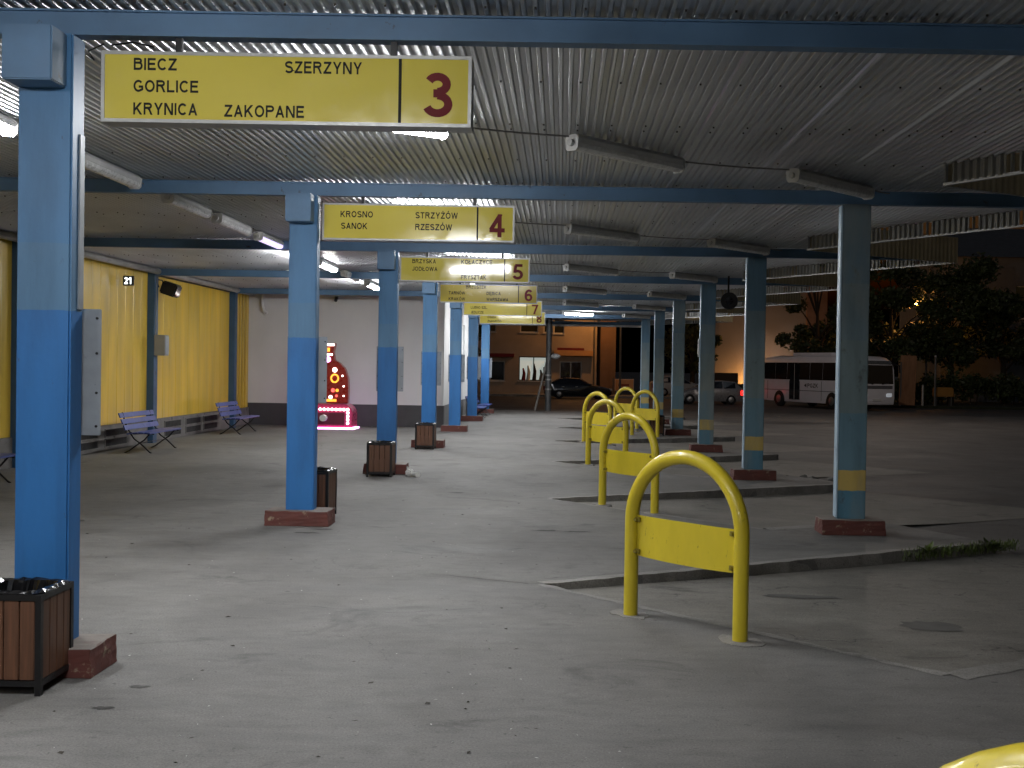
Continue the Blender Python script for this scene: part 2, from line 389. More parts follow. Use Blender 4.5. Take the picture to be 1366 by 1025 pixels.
# ------------------------------------------------------------------ ground
g = MB().add([(-400, -60, -.125), (400, -60, -.125), (400, 600, -.125), (-400, 600, -.125)], [(0, 1, 2, 3)])
tag(g.build('ground', M_yard), kind='structure')
g = MB().add([(-60, 56.5, -.118), (34, 56.5, -.118), (34, 63, -.118), (34, 79.5, -.118), (-60, 79.5, -.118)], [(0, 1, 2, 3, 4)])
tag(g.build('street', M_road), kind='structure')
edge = []
for k in BAYS:
    K, C = KP(k), CP(k)
    edge += [C, K, K + DB * 6.15, CP(k + 1) + DB * 1.9]
edge = edge[:]
poly = [(X_WALL - 1, -14), (2.6, -14)] + [tuple(p) for p in edge] + [(2.6, CP(BAYS[-1] + 1).y), (2.6, Y_END), (X_WALL - 1, Y_END)]
bm = bmesh.new()
vs = [bm.verts.new((x, y, 0)) for x, y in poly]; f = bm.faces.new(vs)
r = bmesh.ops.extrude_face_region(bm, geom=[f])
for v in [q for q in r['geom'] if isinstance(q, bmesh.types.BMVert)]: v.co.z = -.2
bmesh.ops.recalc_face_normals(bm, faces=bm.faces[:])
bmesh.ops.triangulate(bm, faces=bm.faces[:])
me = bpy.data.meshes.new('platform'); bm.to_mesh(me); bm.free(); me.materials.append(M_floor)
plat = tag(obj('platform', me), kind='structure')
for k in BAYS:
    K, C = KP(k), CP(k); L = 6.2
    # worn concrete apron of the bay, ramping up to the platform at the hoop
    n = 8; vs = []; fs = []
    for i in range(n + 1):
        for j in range(n + 1):
            u, v = i / n, j / n
            p = K.lerp(C, u) + DB * (L * v + .004)
            z = -.060 * (1 - u) - .006 * u
            w_ = min(1, v * 1.8); z = z * (1 - w_) + -.121 * w_ + .010 * math.sin(5 * u + 3.1 * v + k) * v * (1 - v)
            vs.append((p.x, p.y, z))
    for i in range(n):
        for j in range(n):
            a = i * (n + 1) + j; fs.append((a, a + n + 1, a + n + 2, a + 1))
    tag(MB().add(vs, fs).build('bay_apron', M_bay, smooth=True), kind='structure')
    # concrete kerb edging: along the head of the bay and along the near finger
    kb = MB(); wear = random.Random(100 + k)
    nrm = Vector((-DB.x, -DB.y))
    def strip(a, b, nv, ww, hh, z0=-.13):
        n = max(4, int((b - a).length / .13)); out = []; inn = []
        for i in range(n + 1):
            q = a.lerp(b, i / n); j1 = wear.uniform(-.004, .022) * (2.0 if wear.random() < .12 else 1)
            out.append(q - nv * j1); inn.append(q + nv * (ww + wear.uniform(-.02, .02)))
        zz = [hh + wear.uniform(-.006, .002) for _ in out]
        vs = [(p.x, p.y, z) for p, z in zip(out, zz)] + [(p.x, p.y, .0035) for p in inn] + [(p.x - nv.x * wear.uniform(-.01, .015), p.y - nv.y * wear.uniform(-.01, .015), z0) for p in out]
        m1 = n + 1
        kb.add(vs, [(i, i + 1, m1 + i + 1, m1 + i) for i in range(n)] + [(i, 2 * m1 + i, 2 * m1 + i + 1, i + 1) for i in range(n)])
    strip(C + DA * .02, K - DA * .02, nrm, .07, .005)
    T = CP(k) + DB * 1.88
    nn = Vector((T.y - C.y, -(T.x - C.x))).normalized()
    strip(C, T, nn, .16, .012)
    strip(K, K + DB * 6.1, Vector((-DB.y, DB.x)), .13, .009)
    tag(kb.build('kerb', M_kerb, fix=True), kind='structure')
# pavement and verge on the far side of the street and yard
tag(MB().box(-60, 34, 79.5, 84.0, -.13, .02).build('pavement', M_kerb), kind='structure')
M_soil = pm('dark soil and grass', (.030, .036, .018, 1), .95, 0, .5, 3, bmp=.5, bscale=20)
tag(MB().box(16.6, 140, 67.5, 160, -.13, .03).build('verge', M_soil), kind='structure')

# ------------------------------------------------------------------ canopy: beams, sheets, fascias
can = thing('platform_canopy', 'corrugated metal canopy roof on blue beams over the bus platform', 'canopy', (0, 0, 0))
bm_ = MB().box(X_WALL, 6.95, -.035, .035, Z_BEAM + .012, Z_ROOF - .014)
bm_.box(X_WALL, 6.95, -.06, .06, Z_BEAM, Z_BEAM + .012).box(X_WALL, 6.95, -.06, .06, Z_ROOF - .014, Z_ROOF - .002)
beam_me = bm_.mesh('roof_beam', M_blue)
be = MB().box(X_WALL, 4.1, -.035, .035, Z_BEAM + .012, Z_ROOF - .014).box(X_WALL, 4.1, -.06, .06, Z_BEAM, Z_BEAM + .012); beam_end = be.mesh('roof_beam', M_blue)
for k in range(-2, 8): obj('roof_beam', beam_me if k < 7 else beam_end, can, (0, YK(k) + .095, 0))
# one sheet: 12 ribs
SW = .94; ROW = BAY / 2
pitch = SW / 12; prof = []
for i in range(12):
    prof += [(i * pitch, 0), (i * pitch + .024, 0), (i * pitch + .034, .028), (i * pitch + .068, .028)]
prof.append((SW + .012, 0))
vs = [(x, -.03, z) for x, z in prof] + [(x, ROW + .03, z) for x, z in prof]; n = len(prof)
sh = MB().add(vs, [(i, i + n, i + n + 1, i + 1) for i in range(n - 1)]); nf = len(sh.f)
for yy in (.12, ROW * .5, ROW - .12):
    for i in (1, 5, 9): sh.box(i * pitch + .006, i * pitch + .02, yy, yy + .014, -.012, .001)
sheet_me = sh.mesh('roof_sheet', M_roof); sheet_me.materials.append(pm('rusty screw', (.05, .04, .035, 1), .7, .3))
for i in range(nf, len(sheet_me.polygons)): sheet_me.polygons[i].material_index = 1
for r_ in range(18):
    for c_ in range(15):
        o = obj('roof_sheet', sheet_me, can, (X_WALL + c_ * SW, YK(-2) + r_ * ROW, Z_ROOF + .004 + .004 * (r_ % 2) + .0022 * (c_ % 2)))
        o.rotation_euler = (R(random.uniform(-.03, .03)), R(random.uniform(-.12, .12)), 0)
def NK(k): return Vector((4.1, 12.15 + BAY * (k - 1)))
TV = Vector((3.1, 1.75))
for k in range(-1, 7):
    a, b_, c_ = NK(k), NK(k) + TV, NK(k + 1)
    vs = []; fs = []; x = 4.1; i = 0
    xs = []
    while x < 7.2:
        for dx, z in ((0, 0), (.024, 0), (.034, .028), (.068, .028)):
            if x + dx < 7.2: xs.append((x + dx, z))
        x += pitch
    for x, z in xs:
        t = (x - 4.1) / 3.1
        vs += [(x, a.y + (b_.y - a.y) * t, Z_ROOF + .005 + z), (x, c_.y + (b_.y - c_.y) * t, Z_ROOF + .005 + z)]
    fs = [(2 * i, 2 * i + 1, 2 * i + 3, 2 * i + 2) for i in range(len(xs) - 1)]
    MB().add(vs, fs).build('roof_sheet', M_roof, can)
    # fascia on the long edge (tip of this tooth to the next notch): open frame with ribbed infill
    A, B = c_, b_
    d = (B - A).normalized(); nv = Vector((-d.y, d.x)); Lf = (B - A).length
    zt, zb = Z_ROOF + .03, Z_ROOF - .20
    P = lambda s, off=0, z=0: (A.x + d.x * s + nv.x * off, A.y + d.y * s + nv.y * off, z)
    MB().beam(P(0, 0, zt), P(Lf, 0, zt), .05, .03).build('fascia_rail', M_galv, can)
    MB().beam(P(0, 0, zb), P(Lf, 0, zb), .05, .03).build('fascia_rail', M_galv, can)
    s = 0.0; q = 0
    while s < Lf - .2:
        MB().beam(P(s + .02, 0, zb + .015), P(s + .02, 0, zt - .015), .03, .03, (1, 0, 0)).build('fascia_post', M_galv, can)
        # ribbed infill panel, with the open gap beside each post
        s0, s1 = s + .13, min(s + .80, Lf - .02)
        vs = []; m_ = int((s1 - s0) / .045) * 2
        for i in range(m_ + 1):
            ss = s0 + (s1 - s0) * i / m_; off = .012 * (1 if (i // 2) % 2 else -1) - .03 * (1 if d.x > 0 else 1)
            vs += [P(ss, off, zb), P(ss, off, zt)]
        MB().add(vs, [(2 * i, 2 * i + 1, 2 * i + 3, 2 * i + 2) for i in range(m_)]).build('fascia_infill', M_infill, can)
        s += .82; q += 1
    # cream fascia on the short edge, seen from outside
    A, B = a, b_
    d = (B - A).normalized(); nv = Vector((d.y, -d.x)); Lf = (B - A).length; vs = []; m_ = int(Lf / .05) * 2
    for i in range(m_ + 1):
        ss = Lf * i / m_; off = .012 * (1 if (i // 2) % 2 else 0) + .02
        vs += [P(ss, off, Z_ROOF - .215), P(ss, off, Z_ROOF + .25)]
    MB().add(vs, [(2 * i, 2 * i + 2, 2 * i + 3, 2 * i + 1) for i in range(m_)]).build('fascia_cladding', M_fasc, can)
    MB().beam(P(0, 0, Z_ROOF - .205), P(Lf, 0, Z_ROOF - .205), .04, .02).build('fascia_rail', M_galv, can)
# end fascia and gutter pipe along the left wall
MB().box(X_WALL, 4.1, YK(7) - .06 , YK(7) + .10, Z_BEAM - .10, Z_BEAM - .002).build('end_fascia', M_wframe, can)
MB().tube([(-9.82, -6, 4.16), (-9.82, 35.9, 4.16)], .075, 10).build('gutter_pipe', M_galv, can, smooth=True)

# ------------------------------------------------------------------ pillars
ordn = ['nearest', 'second', 'third', 'fourth', 'fifth', 'sixth', 'seventh']
W = .345; D = .19
shaft_l = MB().box(-W / 2, W / 2, 0, D, .17, Z_BEAM).mesh('shaft', M_pl, bevel=.012)
shaft_r = MB().box(-W / 2, W / 2, 0, D, .17, Z_BEAM).mesh('shaft', M_pr, bevel=.012)
cap_me = MB().box(-W / 2 + .0, W / 2 - .035, -.22, -.002, 3.72, 4.06).mesh('cap_box', M_blue, bevel=.008)
def plinth_mesh(seed):
    rr = random.Random(seed); m_ = MB()
    x0, x1, y0, y1 = -.395, .395, -.16, .26
    m_.add([(x0, y0, 0), (x1, y0, 0), (x1, y1, 0), (x0, y1, 0),
            (x0 + rr.uniform(.0, .02), y0 + rr.uniform(0, .02), .185), (x1 - rr.uniform(0, .03), y0 + rr.uniform(0, .02), .18), (x1 - .01, y1, .185), (x0 + .01, y1, .18)],
           [(0, 3, 2, 1), (4, 5, 6, 7), (0, 1, 5, 4), (1, 2, 6, 5), (2, 3, 7, 6), (3, 0, 4, 7)])
    me = m_.mesh('plinth', M_plinth, bevel=.005, seg=1)
    bm = bmesh.new(); bm.from_mesh(me)
    bmesh.ops.subdivide_edges(bm, edges=[e for e in bm.edges if e.calc_length() > .08], cuts=5, use_grid_fill=True)
    for v in bm.verts:
        if v.co.z > .01: v.co += Vector((rr.uniform(-1, 1), rr.uniform(-1, 1), rr.uniform(-1, 1))) * .0035
    bm.to_mesh(me); bm.free(); return me
board_me = MB().box(-.25, .25, 0, .014, 1.5, 2.33).mesh('notice_board', M_board, bevel=.004)
brd_bolt = MB()
for sx in (-.225, .225):
    for z in (1.56, 1.78, 2.04, 2.27): brd_bolt.tube([(sx, .001, z), (sx, -.008, z)], .009, 6)
brd_bolt = brd_bolt.mesh('bolt_row', M_dark)
xl = [-3.305, -3.205, -3.185, -3.2, -3.2, -3.2, -3.2]
for k in range(7):
    t = thing('blue_pillar', f'{ordn[k]} pillar of the left row, two tone blue, beside sign {k + 3}' if k < 6 else 'farthest thin blue pillar of the left row at the platform end', 'pillar', (xl[k], YK(k), 0), 0, 'blue pillars of the left row')
    obj('shaft', shaft_l, t); obj('cap_box', cap_me, t); obj('plinth', plinth_mesh(k), t)
    b_ = obj('notice_board', board_me, t, (.02 if k else .03, D + .03, 0)); obj('bolt_row', brd_bolt, b_)
    MB().box(-.12, .12, D - .005, D + .032, 1.7, 2.2).build('board_bracket', M_galv, t)
    # pale conduit on the inner edge
    if k == 0: MB().box(W / 2 + .001, W / 2 + .012, .10, .17, 2.32, 3.45).build('cable_cover', M_board, t, bevel=.003)
for k in range(1, 7):
    t = thing('teal_pillar', f'{ordn[k - 1]} pillar of the right row, weathered teal with a yellow band', 'pillar', (XR + (.04 if k == 1 else -.02), YK(k), 0), 0, 'teal pillars of the right row')
    obj('shaft', shaft_r, t); obj('plinth', plinth_mesh(20 + k), t)
    MB().box(-W / 2 - .022, -W / 2 - .001, .004, .15, .2, 4.05).build('lit_side_strip', pm('lamplit side blue', (.42, .56, .68, 1), .4), t, bevel=.004)  # pale strip paints lamplight onto the pillar's left side face
    if k == 3: MB().box(-W / 2 - .06, -W / 2 - .021, .03, .15, 2.3, 2.75).build('switch_box', M_wframe, t, bevel=.01)
# the pair of pillars behind the camera still stands under the roof and casts shade
t = thing('teal_pillar', 'teal pillar just outside the frame at the right of sign 3', 'pillar', (XR, YK(0), 0), 0, 'teal pillars of the right row')
obj('shaft', shaft_r, t); obj('plinth', plinth_mesh(31), t)

# ------------------------------------------------------------------ bay signs
SG = {3: [('BIECZ', 43, 100, 9), ('GORLICE', 43, 129, 38), ('KRYNICA', 43, 128, 68), ('SZERZYNY', 244, 346, 10), ('ZAKOPANE', 164, 270, 69)],
      4: [('KROSNO', 46, 129, 20), ('SANOK', 48, 115, 50), ('STRZYŻÓW', 238, 346, 20), ('RZESZÓW', 238, 332, 50)],
      5: [('BRZYSKA', 46, 136, 9), ('JODŁOWA', 46, 142, 38), ('KOŁACZYCE', 232, 350, 9), ('LUBLA', 232, 296, 38), ('FRYSZTAK', 232, 328, 67)],
      6: [('BRZOSTEK', 133, 235, 6), ('TARNÓW', 46, 128, 37), ('KRAKÓW', 46, 128, 67), ('DĘBICA', 236, 308, 37), ('WARSZAWA', 236, 346, 67)],
      7: [('LUBNO SZL.', 46, 150, 37), ('JEDLICZE', 46, 126, 67)],
      8: [('OSIEK', 60, 126, 37), ('ŻMIGRÓD', 60, 165, 67)]}
desc = {3: 'large nearest yellow sign board with number 3, listing BIECZ and GORLICE', 4: 'yellow sign board with number 4, listing KROSNO and SANOK', 5: 'yellow sign board with number 5, listing BRZYSKA and JODŁOWA',
        6: 'darker yellow sign board with number 6, listing TARNÓW and KRAKÓW', 7: 'small yellow sign board with number 7, half behind sign 6', 8: 'farthest yellow sign board with number 8'}
M_sign6 = pm('shaded sign acrylic', (.42, .33, .045, 1), .22, 0, .08, 1.5, coat=.2)  # darker yellow paints in the shade on this backlit sign face
for num, rows in SG.items():
    k = num - 3; x0, x1 = -2.985, -.605; zt, zb = 3.985, 3.53; s = (x1 - x0) / 492; dp = .18
    t = thing('bay_sign', desc[num], 'sign', (0, YK(k) + .17, 0), 0, 'yellow bay signs'); t.rotation_euler = (R({4: -1.5, 6: 2.6, 7: 1.6}.get(num, 0)), 0, 0)
    if num in (4, 6, 7): t.location.z += 3.985 - 3.985 * math.cos(t.rotation_euler[0]); t.location.y += 3.985 * math.sin(t.rotation_euler[0])
    fr = MB(); fw = .022
    fr.box(x0, x1, -dp / 2, dp / 2, zt - fw, zt).box(x0, x1, -dp / 2, dp / 2, zb, zb + fw)
    fr.box(x0, x0 + fw, -dp / 2, dp / 2, zb + fw, zt - fw).box(x1 - fw, x1, -dp / 2, dp / 2, zb + fw, zt - fw)
    fr.box(x0 + fw, x1 - fw, dp / 2 - .01, dp / 2 - .004, zb + fw, zt - fw)
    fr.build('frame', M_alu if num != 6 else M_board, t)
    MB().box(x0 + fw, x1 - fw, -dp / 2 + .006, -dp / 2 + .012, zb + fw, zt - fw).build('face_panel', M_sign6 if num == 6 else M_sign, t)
    y = -dp / 2 + .0055
    for word, u0, u1, v in rows:
        text(word, M_black, t, x0 + u0 * s, x0 + u1 * s, zt - (v + 16) * s, zt - v * s, y)
    text(str(num), M_maroon, t, x0 + 428 * s, x0 + 467 * s, zt - 81 * s, zt - 22 * s, y, 'number', .09)
    MB().box(x0 + 395 * s, x0 + 399 * s, y - .003, y, zb + fw, zt - fw).build('divider', M_black, t)
    for xx in (x0 + .5, x1 - .5): MB().box(xx - .02, xx + .02, -.10, -.06, zt - .004, Z_BEAM - .001).build('hanger', M_blk, t)
    if num == 3:
        MB().tube([(x0 - .02, .0, 4.05), (x0 - .1, -.05, 3.99), (x0 - .06, -.06, 3.93), (x0 - .12, -.02, 3.97)], .006, 5).build('loose_wire', M_blk, t)
        MB().tube([(x0 + .05, -.05, 4.03), (x0 + .2, -.07, 4.045), (x0 + .33, -.05, 4.02)], .006, 5).build('loose_wire', M_blk, t)

# ------------------------------------------------------------------ fluorescent fixtures and their cables
def fixture_meshes(L):
    hs = MB().prism([(-.075, 0), (.075, 0), (.085, .045), (.05, .085), (-.05, .085), (-.085, .045)], -L / 2 + .03, L / 2 - .03)
    cv = MB(); sec = [(-.072, -.002), (-.066, -.04), (-.04, -.062), (0, -.07), (.04, -.062), (.066, -.04), (.072, -.002)]
    cv.prism(sec, -L / 2 + .02, L / 2 - .02)
    en = MB().prism([(-.08, -.05), (-.05, -.075), (.05, -.075), (.08, -.05), (.088, .05), (.05, .08), (-.05, .08), (-.088, .05)], -L / 2, -L / 2 + .018)
    gl = MB().tube([(0, -L / 2 - .035, .0), (0, -L / 2, .0)], .035, 8)
    return hs.mesh('housing', M_lamp, fix=True), cv, en.mesh('end_cap', M_lamp, fix=True), gl.mesh('cable_gland', M_wframe, fix=True)
hs_, cv_, en_, gl_ = fixture_meshes(1.62)
cv_off = cv_.mesh('cover', M_cover, smooth=True, fix=True); cv_on = cv_.mesh('cover', M_lit, smooth=True, fix=True); cv_dy = cv_.mesh('cover', M_dying, smooth=True, fix=True)
clip_me = MB().box(-.09, .09, -.55, -.52, -.06, .085).box(-.09, .09, .52, .55, -.06, .085).mesh('mounting_clip', M_galv)
def fixture(x, y, rz, state, label):
    t = thing('tube_light', label, 'lamp', (x, y, 4.145), rz, 'fluorescent tube lights under the canopy')
    obj('housing', hs_, t); obj('cover', {'on': cv_on, 'off': cv_off, 'dying': cv_dy}[state], t)
    obj('end_cap', en_, t); e = obj('end_cap', en_, t); e.rotation_euler = (0, 0, math.pi)
    obj('cable_gland', gl_, t); e = obj('cable_gland', gl_, t); e.rotation_euler = (0, 0, math.pi)
    return t
BEH = ['BIECZ', 'KROSNO', 'BRZYSKA', 'TARNÓW', 'LUBNO', 'farthest']
def cable(parent, a, b, sag, n=6):
    MB().tube([(a[0] + (b[0] - a[0]) * i / n, a[1] + (b[1] - a[1]) * i / n, 4.2 - sag * 4 * (i / n) * (1 - i / n)) for i in range(n + 1)], .009, 5).build('cable_run', M_wire, parent)
for k in range(-2, 6):
    dy = YK(k) - YK(0); rz = R(-45); w = BEH[k] if k >= 0 else None
    fixture(-1.78, 9.92 + dy, R(-58), 'on', f'lit tube light right behind the {w} sign' if w else ('assumed lit tube light above the camera position' if k == -1 else 'assumed lit tube light behind the camera position'))  # lamps above and behind the camera are unseen, assumed for the near floor light
    if w:
        fixture(.64, 11.35 + dy, rz, 'on' if k == 5 else 'off', f'unlit dusty tube light right of the {w} sign, farther from the teal pillar' if k < 5 else 'bright lit tube light at the far end, right of sign 8')
        fixture(3.08, 12.95 + dy, rz, 'off', f'unlit dusty tube light right of the {w} sign, next to the teal pillar')
        t = thing('lamp_cable', f'thin grey lamp cable strung right of the {w} sign', 'cable', (0, 0, 0), 0, 'lamp cables')
        cable(t, (-1.06, 10.36 + dy), (.04, 10.75 + dy), .008); cable(t, (1.24, 11.95 + dy), (2.46, 12.33 + dy), .012); cable(t, (3.7, 13.57 + dy), (4.0, 13.85 + dy), .01)
# the row running along the platform on the left
for y0, st, l in ((2.9, 'on', 'assumed lit tube light of the left row, outside the frame'), (9.75, 'on', 'bright lit tube light at the left edge, behind the nearest blue pillar'), (12.85, 'off', 'unlit tube light just right of the nearest blue pillar'),  # first lamp of the row lies out of view and is assumed
                  (15.6, 'off', 'unlit tube light of the left row, second right of the nearest blue pillar'), (17.7, 'off', 'unlit tube light of the left row, third right of the nearest blue pillar'), (20.0, 'dying', 'dim violet glowing tube light of the left row'),
                  (24.8, 'on', 'lit tube light just right of the second blue pillar'), (27.6, 'off', 'unlit tube light of the left row between two lit ones'), (30.8, 'on', 'small lit tube light in front of the white wall')):
    fixture(-5.2, y0, 0, st, l)
t = thing('lamp_cable', 'thin grey cable linking the left row of lamps', 'cable', (0, 0, 0), 0, 'lamp cables')
for a, b in ((10.6, 12.0), (13.7, 14.75), (16.45, 16.85), (18.55, 19.15), (20.85, 23.95), (25.65, 26.75), (28.45, 29.95)):
    cable(t, (-5.2, a), (-5.2, b), .03, 4)

# ------------------------------------------------------------------ yellow hoops
def hoop_parts():
    hw = .56; rad = .057; zs = .78; path = [(-hw, 0, -.12), (-hw, 0, .3), (-hw, 0, zs)]
    for i in range(1, 24):
        a = math.pi * (1 - i / 24); path.append((hw * math.cos(a), 0, zs + .54 * math.sin(a)))
    path += [(hw, 0, zs), (hw, 0, .3), (hw, 0, -.12)]
    tube = MB().tube(path, rad, 16).mesh('tube', M_hoop, smooth=True)
    bm = bmesh.new()
    N = 14; rows = []
    for z in (.495, .82):
        rows.append([bm.verts.new((-.50 + 1.0 * i / N, -.012 * math.sin(math.pi * i / N) - .004 * math.sin(9 * i / N), z - .012 * math.sin(math.pi * i / N) * (1 if z < .6 else .2))) for i in range(N + 1)])
    for i in range(N): bm.faces.new((rows[0][i], rows[0][i + 1], rows[1][i + 1], rows[1][i]))
    r = bmesh.ops.extrude_face_region(bm, geom=bm.faces[:])
    for v in [q for q in r['geom'] if isinstance(q, bmesh.types.BMVert)]: v.co.y += .006
    bmesh.ops.recalc_face_normals(bm, faces=bm.faces[:])
    pl = bpy.data.meshes.new('plate'); bm.to_mesh(pl); bm.free(); pl.materials.append(M_hoop)
    lug = MB().box(-.52, -.46, -.02, .02, -.018, .018).tube([(-.49, -.022, 0), (-.49, -.045, 0)], .013, 6).mesh('lug', M_bolt, fix=True)
    fts = []; rr = random.Random(3)
    for sx in (-1, 1):
        ft = MB()
        pts = [(sx * hw + (.13 + rr.uniform(-.03, .05)) * math.cos(a) * 1.3, (.12 + rr.uniform(-.03, .04)) * math.sin(a)) for a in [2 * math.pi * i / 14 for i in range(14)]]
        fts.append(ft.slab(pts, -.05, .006).mesh('footing', M_kerb))
    return tube, pl, lug, fts
tube_me, plate_me, lug_me, foot_me = hoop_parts()
hl = ['yellow hoop barrier cut off by the bottom right corner of the picture', 'largest whole yellow hoop barrier, in the middle foreground', 'second yellow hoop barrier behind the largest one', 'third yellow hoop barrier, behind the second one on its left',
      'fourth yellow hoop barrier, just behind the third and to its left', 'yellow hoop barrier beside the far bin near the right pillars', 'farthest yellow hoop barrier, left of the one beside the far bin']
hp = [(1.0, 1.86, -47), (.975, 8.68, -47.5), (.98, 15.95, -52), (.95, 22.75, -50), (.98, 29.9, -54), (2.5, 33.2, -52), (2.2, 37.6, -52)]
for (x, y, a), l in zip(hp, hl):
    t = thing('hoop_barrier', l, 'barrier', (x, y, 0), R(a), 'yellow hoop barriers at the heads of the bays')
    obj('tube', tube_me, t); obj('plate', plate_me, t); [obj('footing', q, t) for q in foot_me]
    for sx in (1, -1):
        for z in (.53, .785):
            o = obj('lug', lug_me, t, (0, 0, z))
            if sx < 0: o.scale = (-1, 1, 1)

# ------------------------------------------------------------------ litter bins
def make_bin():
    t = thing('litter_bin', '', 'bin', (0, 0, 0), 0, 'slatted wooden litter bins')
    h = .45 / 2; H = .60; p = .035; fr = MB()
    for sx in (-1, 1):
        for sy in (-1, 1):
            fr.box(sx * h if sx < 0 else h - p, -h + p if sx < 0 else h, sy * h if sy < 0 else h - p, -h + p if sy < 0 else h, 0, H - p)
    for z0, z1 in ((H - p, H), (.055, .09)):
        e = 0 if z0 > .3 else p
        fr.box(-h + e, h - e, -h, -h + p, z0, z1).box(-h + e, h - e, h - p, h, z0, z1)
        fr.box(-h, -h + p, -h + p, h - p, z0, z1).box(h - p, h, -h + p, h - p, z0, z1)
    fr.build('frame', M_blk, t)
    sl = MB().box(-.044, .044, -.008, .008, .092, H - p - .002).mesh('slat', M_wood, bevel=.004)
    for s in range(4):
        for i in range(4):
            u = -.141 + .094 * i
            M = Matrix.Rotation(s * math.pi / 2, 4, 'Z') @ Matrix.Translation((u, -h + .014, 0))
            o = obj('slat', sl, t); o.matrix_local = M
    MB().box(-h + .03, h - .03, -h + .03, h - .03, .07, .08).build('floor', M_blk, t)
    # crumpled liner: folded over the rim and hanging inside
    rr = random.Random(5); N = 48; rings = [(.215, H - .03), (.226, H + .006), (.205, H + .022), (.17, H + .012), (.15, H - .08), (.14, H - .25), (.06, H - .3)]
    vs = []; fs = []
    for j, (r_, z) in enumerate(rings):
        for i in range(N):
            a = 2 * math.pi * i / N; k = 1 / max(abs(math.cos(a)), abs(math.sin(a))); k = min(k, 1.26)
            w = rr.uniform(-1, 1) * (.008 if j in (2, 3) else .018 if j > 3 else .002)
            vs.append((math.cos(a) * (r_ * k + w), math.sin(a) * (r_ * k + w), z + rr.uniform(-1, 1) * (.007 if j in (2, 3) else .003)))
    for j in range(len(rings) - 1):
        for i in range(N): fs.append((j * N + i, j * N + (i + 1) % N, (j + 1) * N + (i + 1) % N, (j + 1) * N + i))
    fs.append(tuple(len(vs) - N + i for i in range(N)))
    MB().add(vs, fs).build('bin_liner', M_bag, t)
    return t
proto = make_bin(); bk = kids_of(proto)
proto.location = (-3.275, 6.85, 0); proto['label'] = 'large slatted wooden bin with black liner at the bottom left corner'
for x, y, l in ((-3.19, 14.72, 'slatted wooden bin half hidden behind the second blue pillar'), (-3.19, 20.1, 'slatted wooden bin in front of the third blue pillar'),
                (-3.2, 26.8, 'slatted wooden bin in front of the fourth blue pillar'), (2.88, 33.6, 'slatted wooden bin beside the teal pillars at the far right')):
    copy_thing(proto, l, (x, y, 0), R(random.uniform(-3, 3)), bk)

# ------------------------------------------------------------------ benches (long axis along y, facing +x)
def make_bench(L=2.0):
    t = thing('slatted_bench', '', 'bench', (0, 0, 0), 0, 'blue slatted benches')
    for i, (x, z, rx) in enumerate(((.62, .44, 4), (.49, .445, 2), (.36, .44, -2), (.24, .43, -10))):
        o = MB().box(-.058, .058, -L / 2, L / 2, -.014, .014).build('seat_slat', M_bench, t, (x, 0, z), bevel=.005); o.rotation_euler = (0, R(rx), 0)
    for x, z in ((.13, .55), (.075, .68), (.02, .81)):
        o = MB().box(-.012, .012, -L / 2, L / 2, -.055, .055).build('back_slat', M_bench, t, (x, 0, z), bevel=.005); o.rotation_euler = (0, R(-22), 0)
    for y in (-L / 2 + .22, L / 2 - .22):
        m = MB()
        m.tube([(-.0, y, .87), (.05, y, .72), (.11, y, .55), (.17, y, .45), (.25, y, .412), (.45, y, .424), (.66, y, .42), (.69, y, .40)], .017, 6)
        m.tube([(.17, y, .44), (.27, y, .30), (.42, y, .19), (.60, y, .02), (.64, y, .0)], .017, 6)
        m.tube([(.60, y, .42), (.48, y, .28), (.36, y, .20), (.16, y, .05), (.06, y, .0)], .017, 6)
        m.build('iron_leg', M_blk, t, smooth=True)
    MB().tube([(.37, -L / 2 + .22, .21), (.37, L / 2 - .22, .21)], .008, 6).build('stretcher', M_blk, t)
    return t
bench = make_bench(); bk = kids_of(bench)
bench.location = (-9.42, 24.95, 0); bench['label'] = 'blue slatted bench by the yellow wall, right of the nearest pillar'
copy_thing(bench, 'blue slatted bench in the corner beside the arcade machine', (-9.42, 31.7, 0), 0, bk)
copy_thing(bench, 'blue slatted bench at the left edge behind the nearest pillar', (-9.42, 17.2, 0), 0, bk)
copy_thing(bench, 'small blue slatted bench far away by the hall windows, nearer one', (-3.5, 42.3, 0), 0, bk)
copy_thing(bench, 'small blue slatted bench far away by the hall windows, farther one', (-3.5, 45.4, 0), 0, bk)

# ------------------------------------------------------------------ yellow wall on the left
wall = thing('yellow_wall', 'yellow panelled side wall with blue posts and grey concrete base', 'wall', (X_WALL, 0, 0))
pan = MB(); ys = np.linspace(.004, .946, 23); vs = []
for i, y in enumerate(ys):
    b_ = .010 if i in (0, 22) else (.006 if i in (11,) else 0)
    vs += [(b_ - .012, y, .56), (b_ - .012, y, 4.22)]
pan_me = MB().add(vs, [(2 * i, 2 * i + 2, 2 * i + 3, 2 * i + 1) for i in range(22)]).box(-.06, -.03, .004, .946, .56, 4.22).mesh('wall_panel', M_yel)
for k in range(-1, 4):
    for i in range(7):
        o = obj('wall_panel', pan_me, wall, (.0, YK(k) + .05 + i * .944, 0)); o.rotation_euler = (0, 0, R(random.uniform(-.25, .25)))
for i in range(2): obj('wall_panel', pan_me, wall, (0, YK(4) + .05 + i * .944, 0))
for k in range(-1, 5):
    MB().box(-.02, .16, -.13, .13, 0, 4.2).build('post', M_bluepost, wall, (0, YK(k), 0), bevel=.006)
MB().box(-.25, .03, YK(-1), 36, 0, .555).build('base_wall', M_base, wall, bevel=.01)
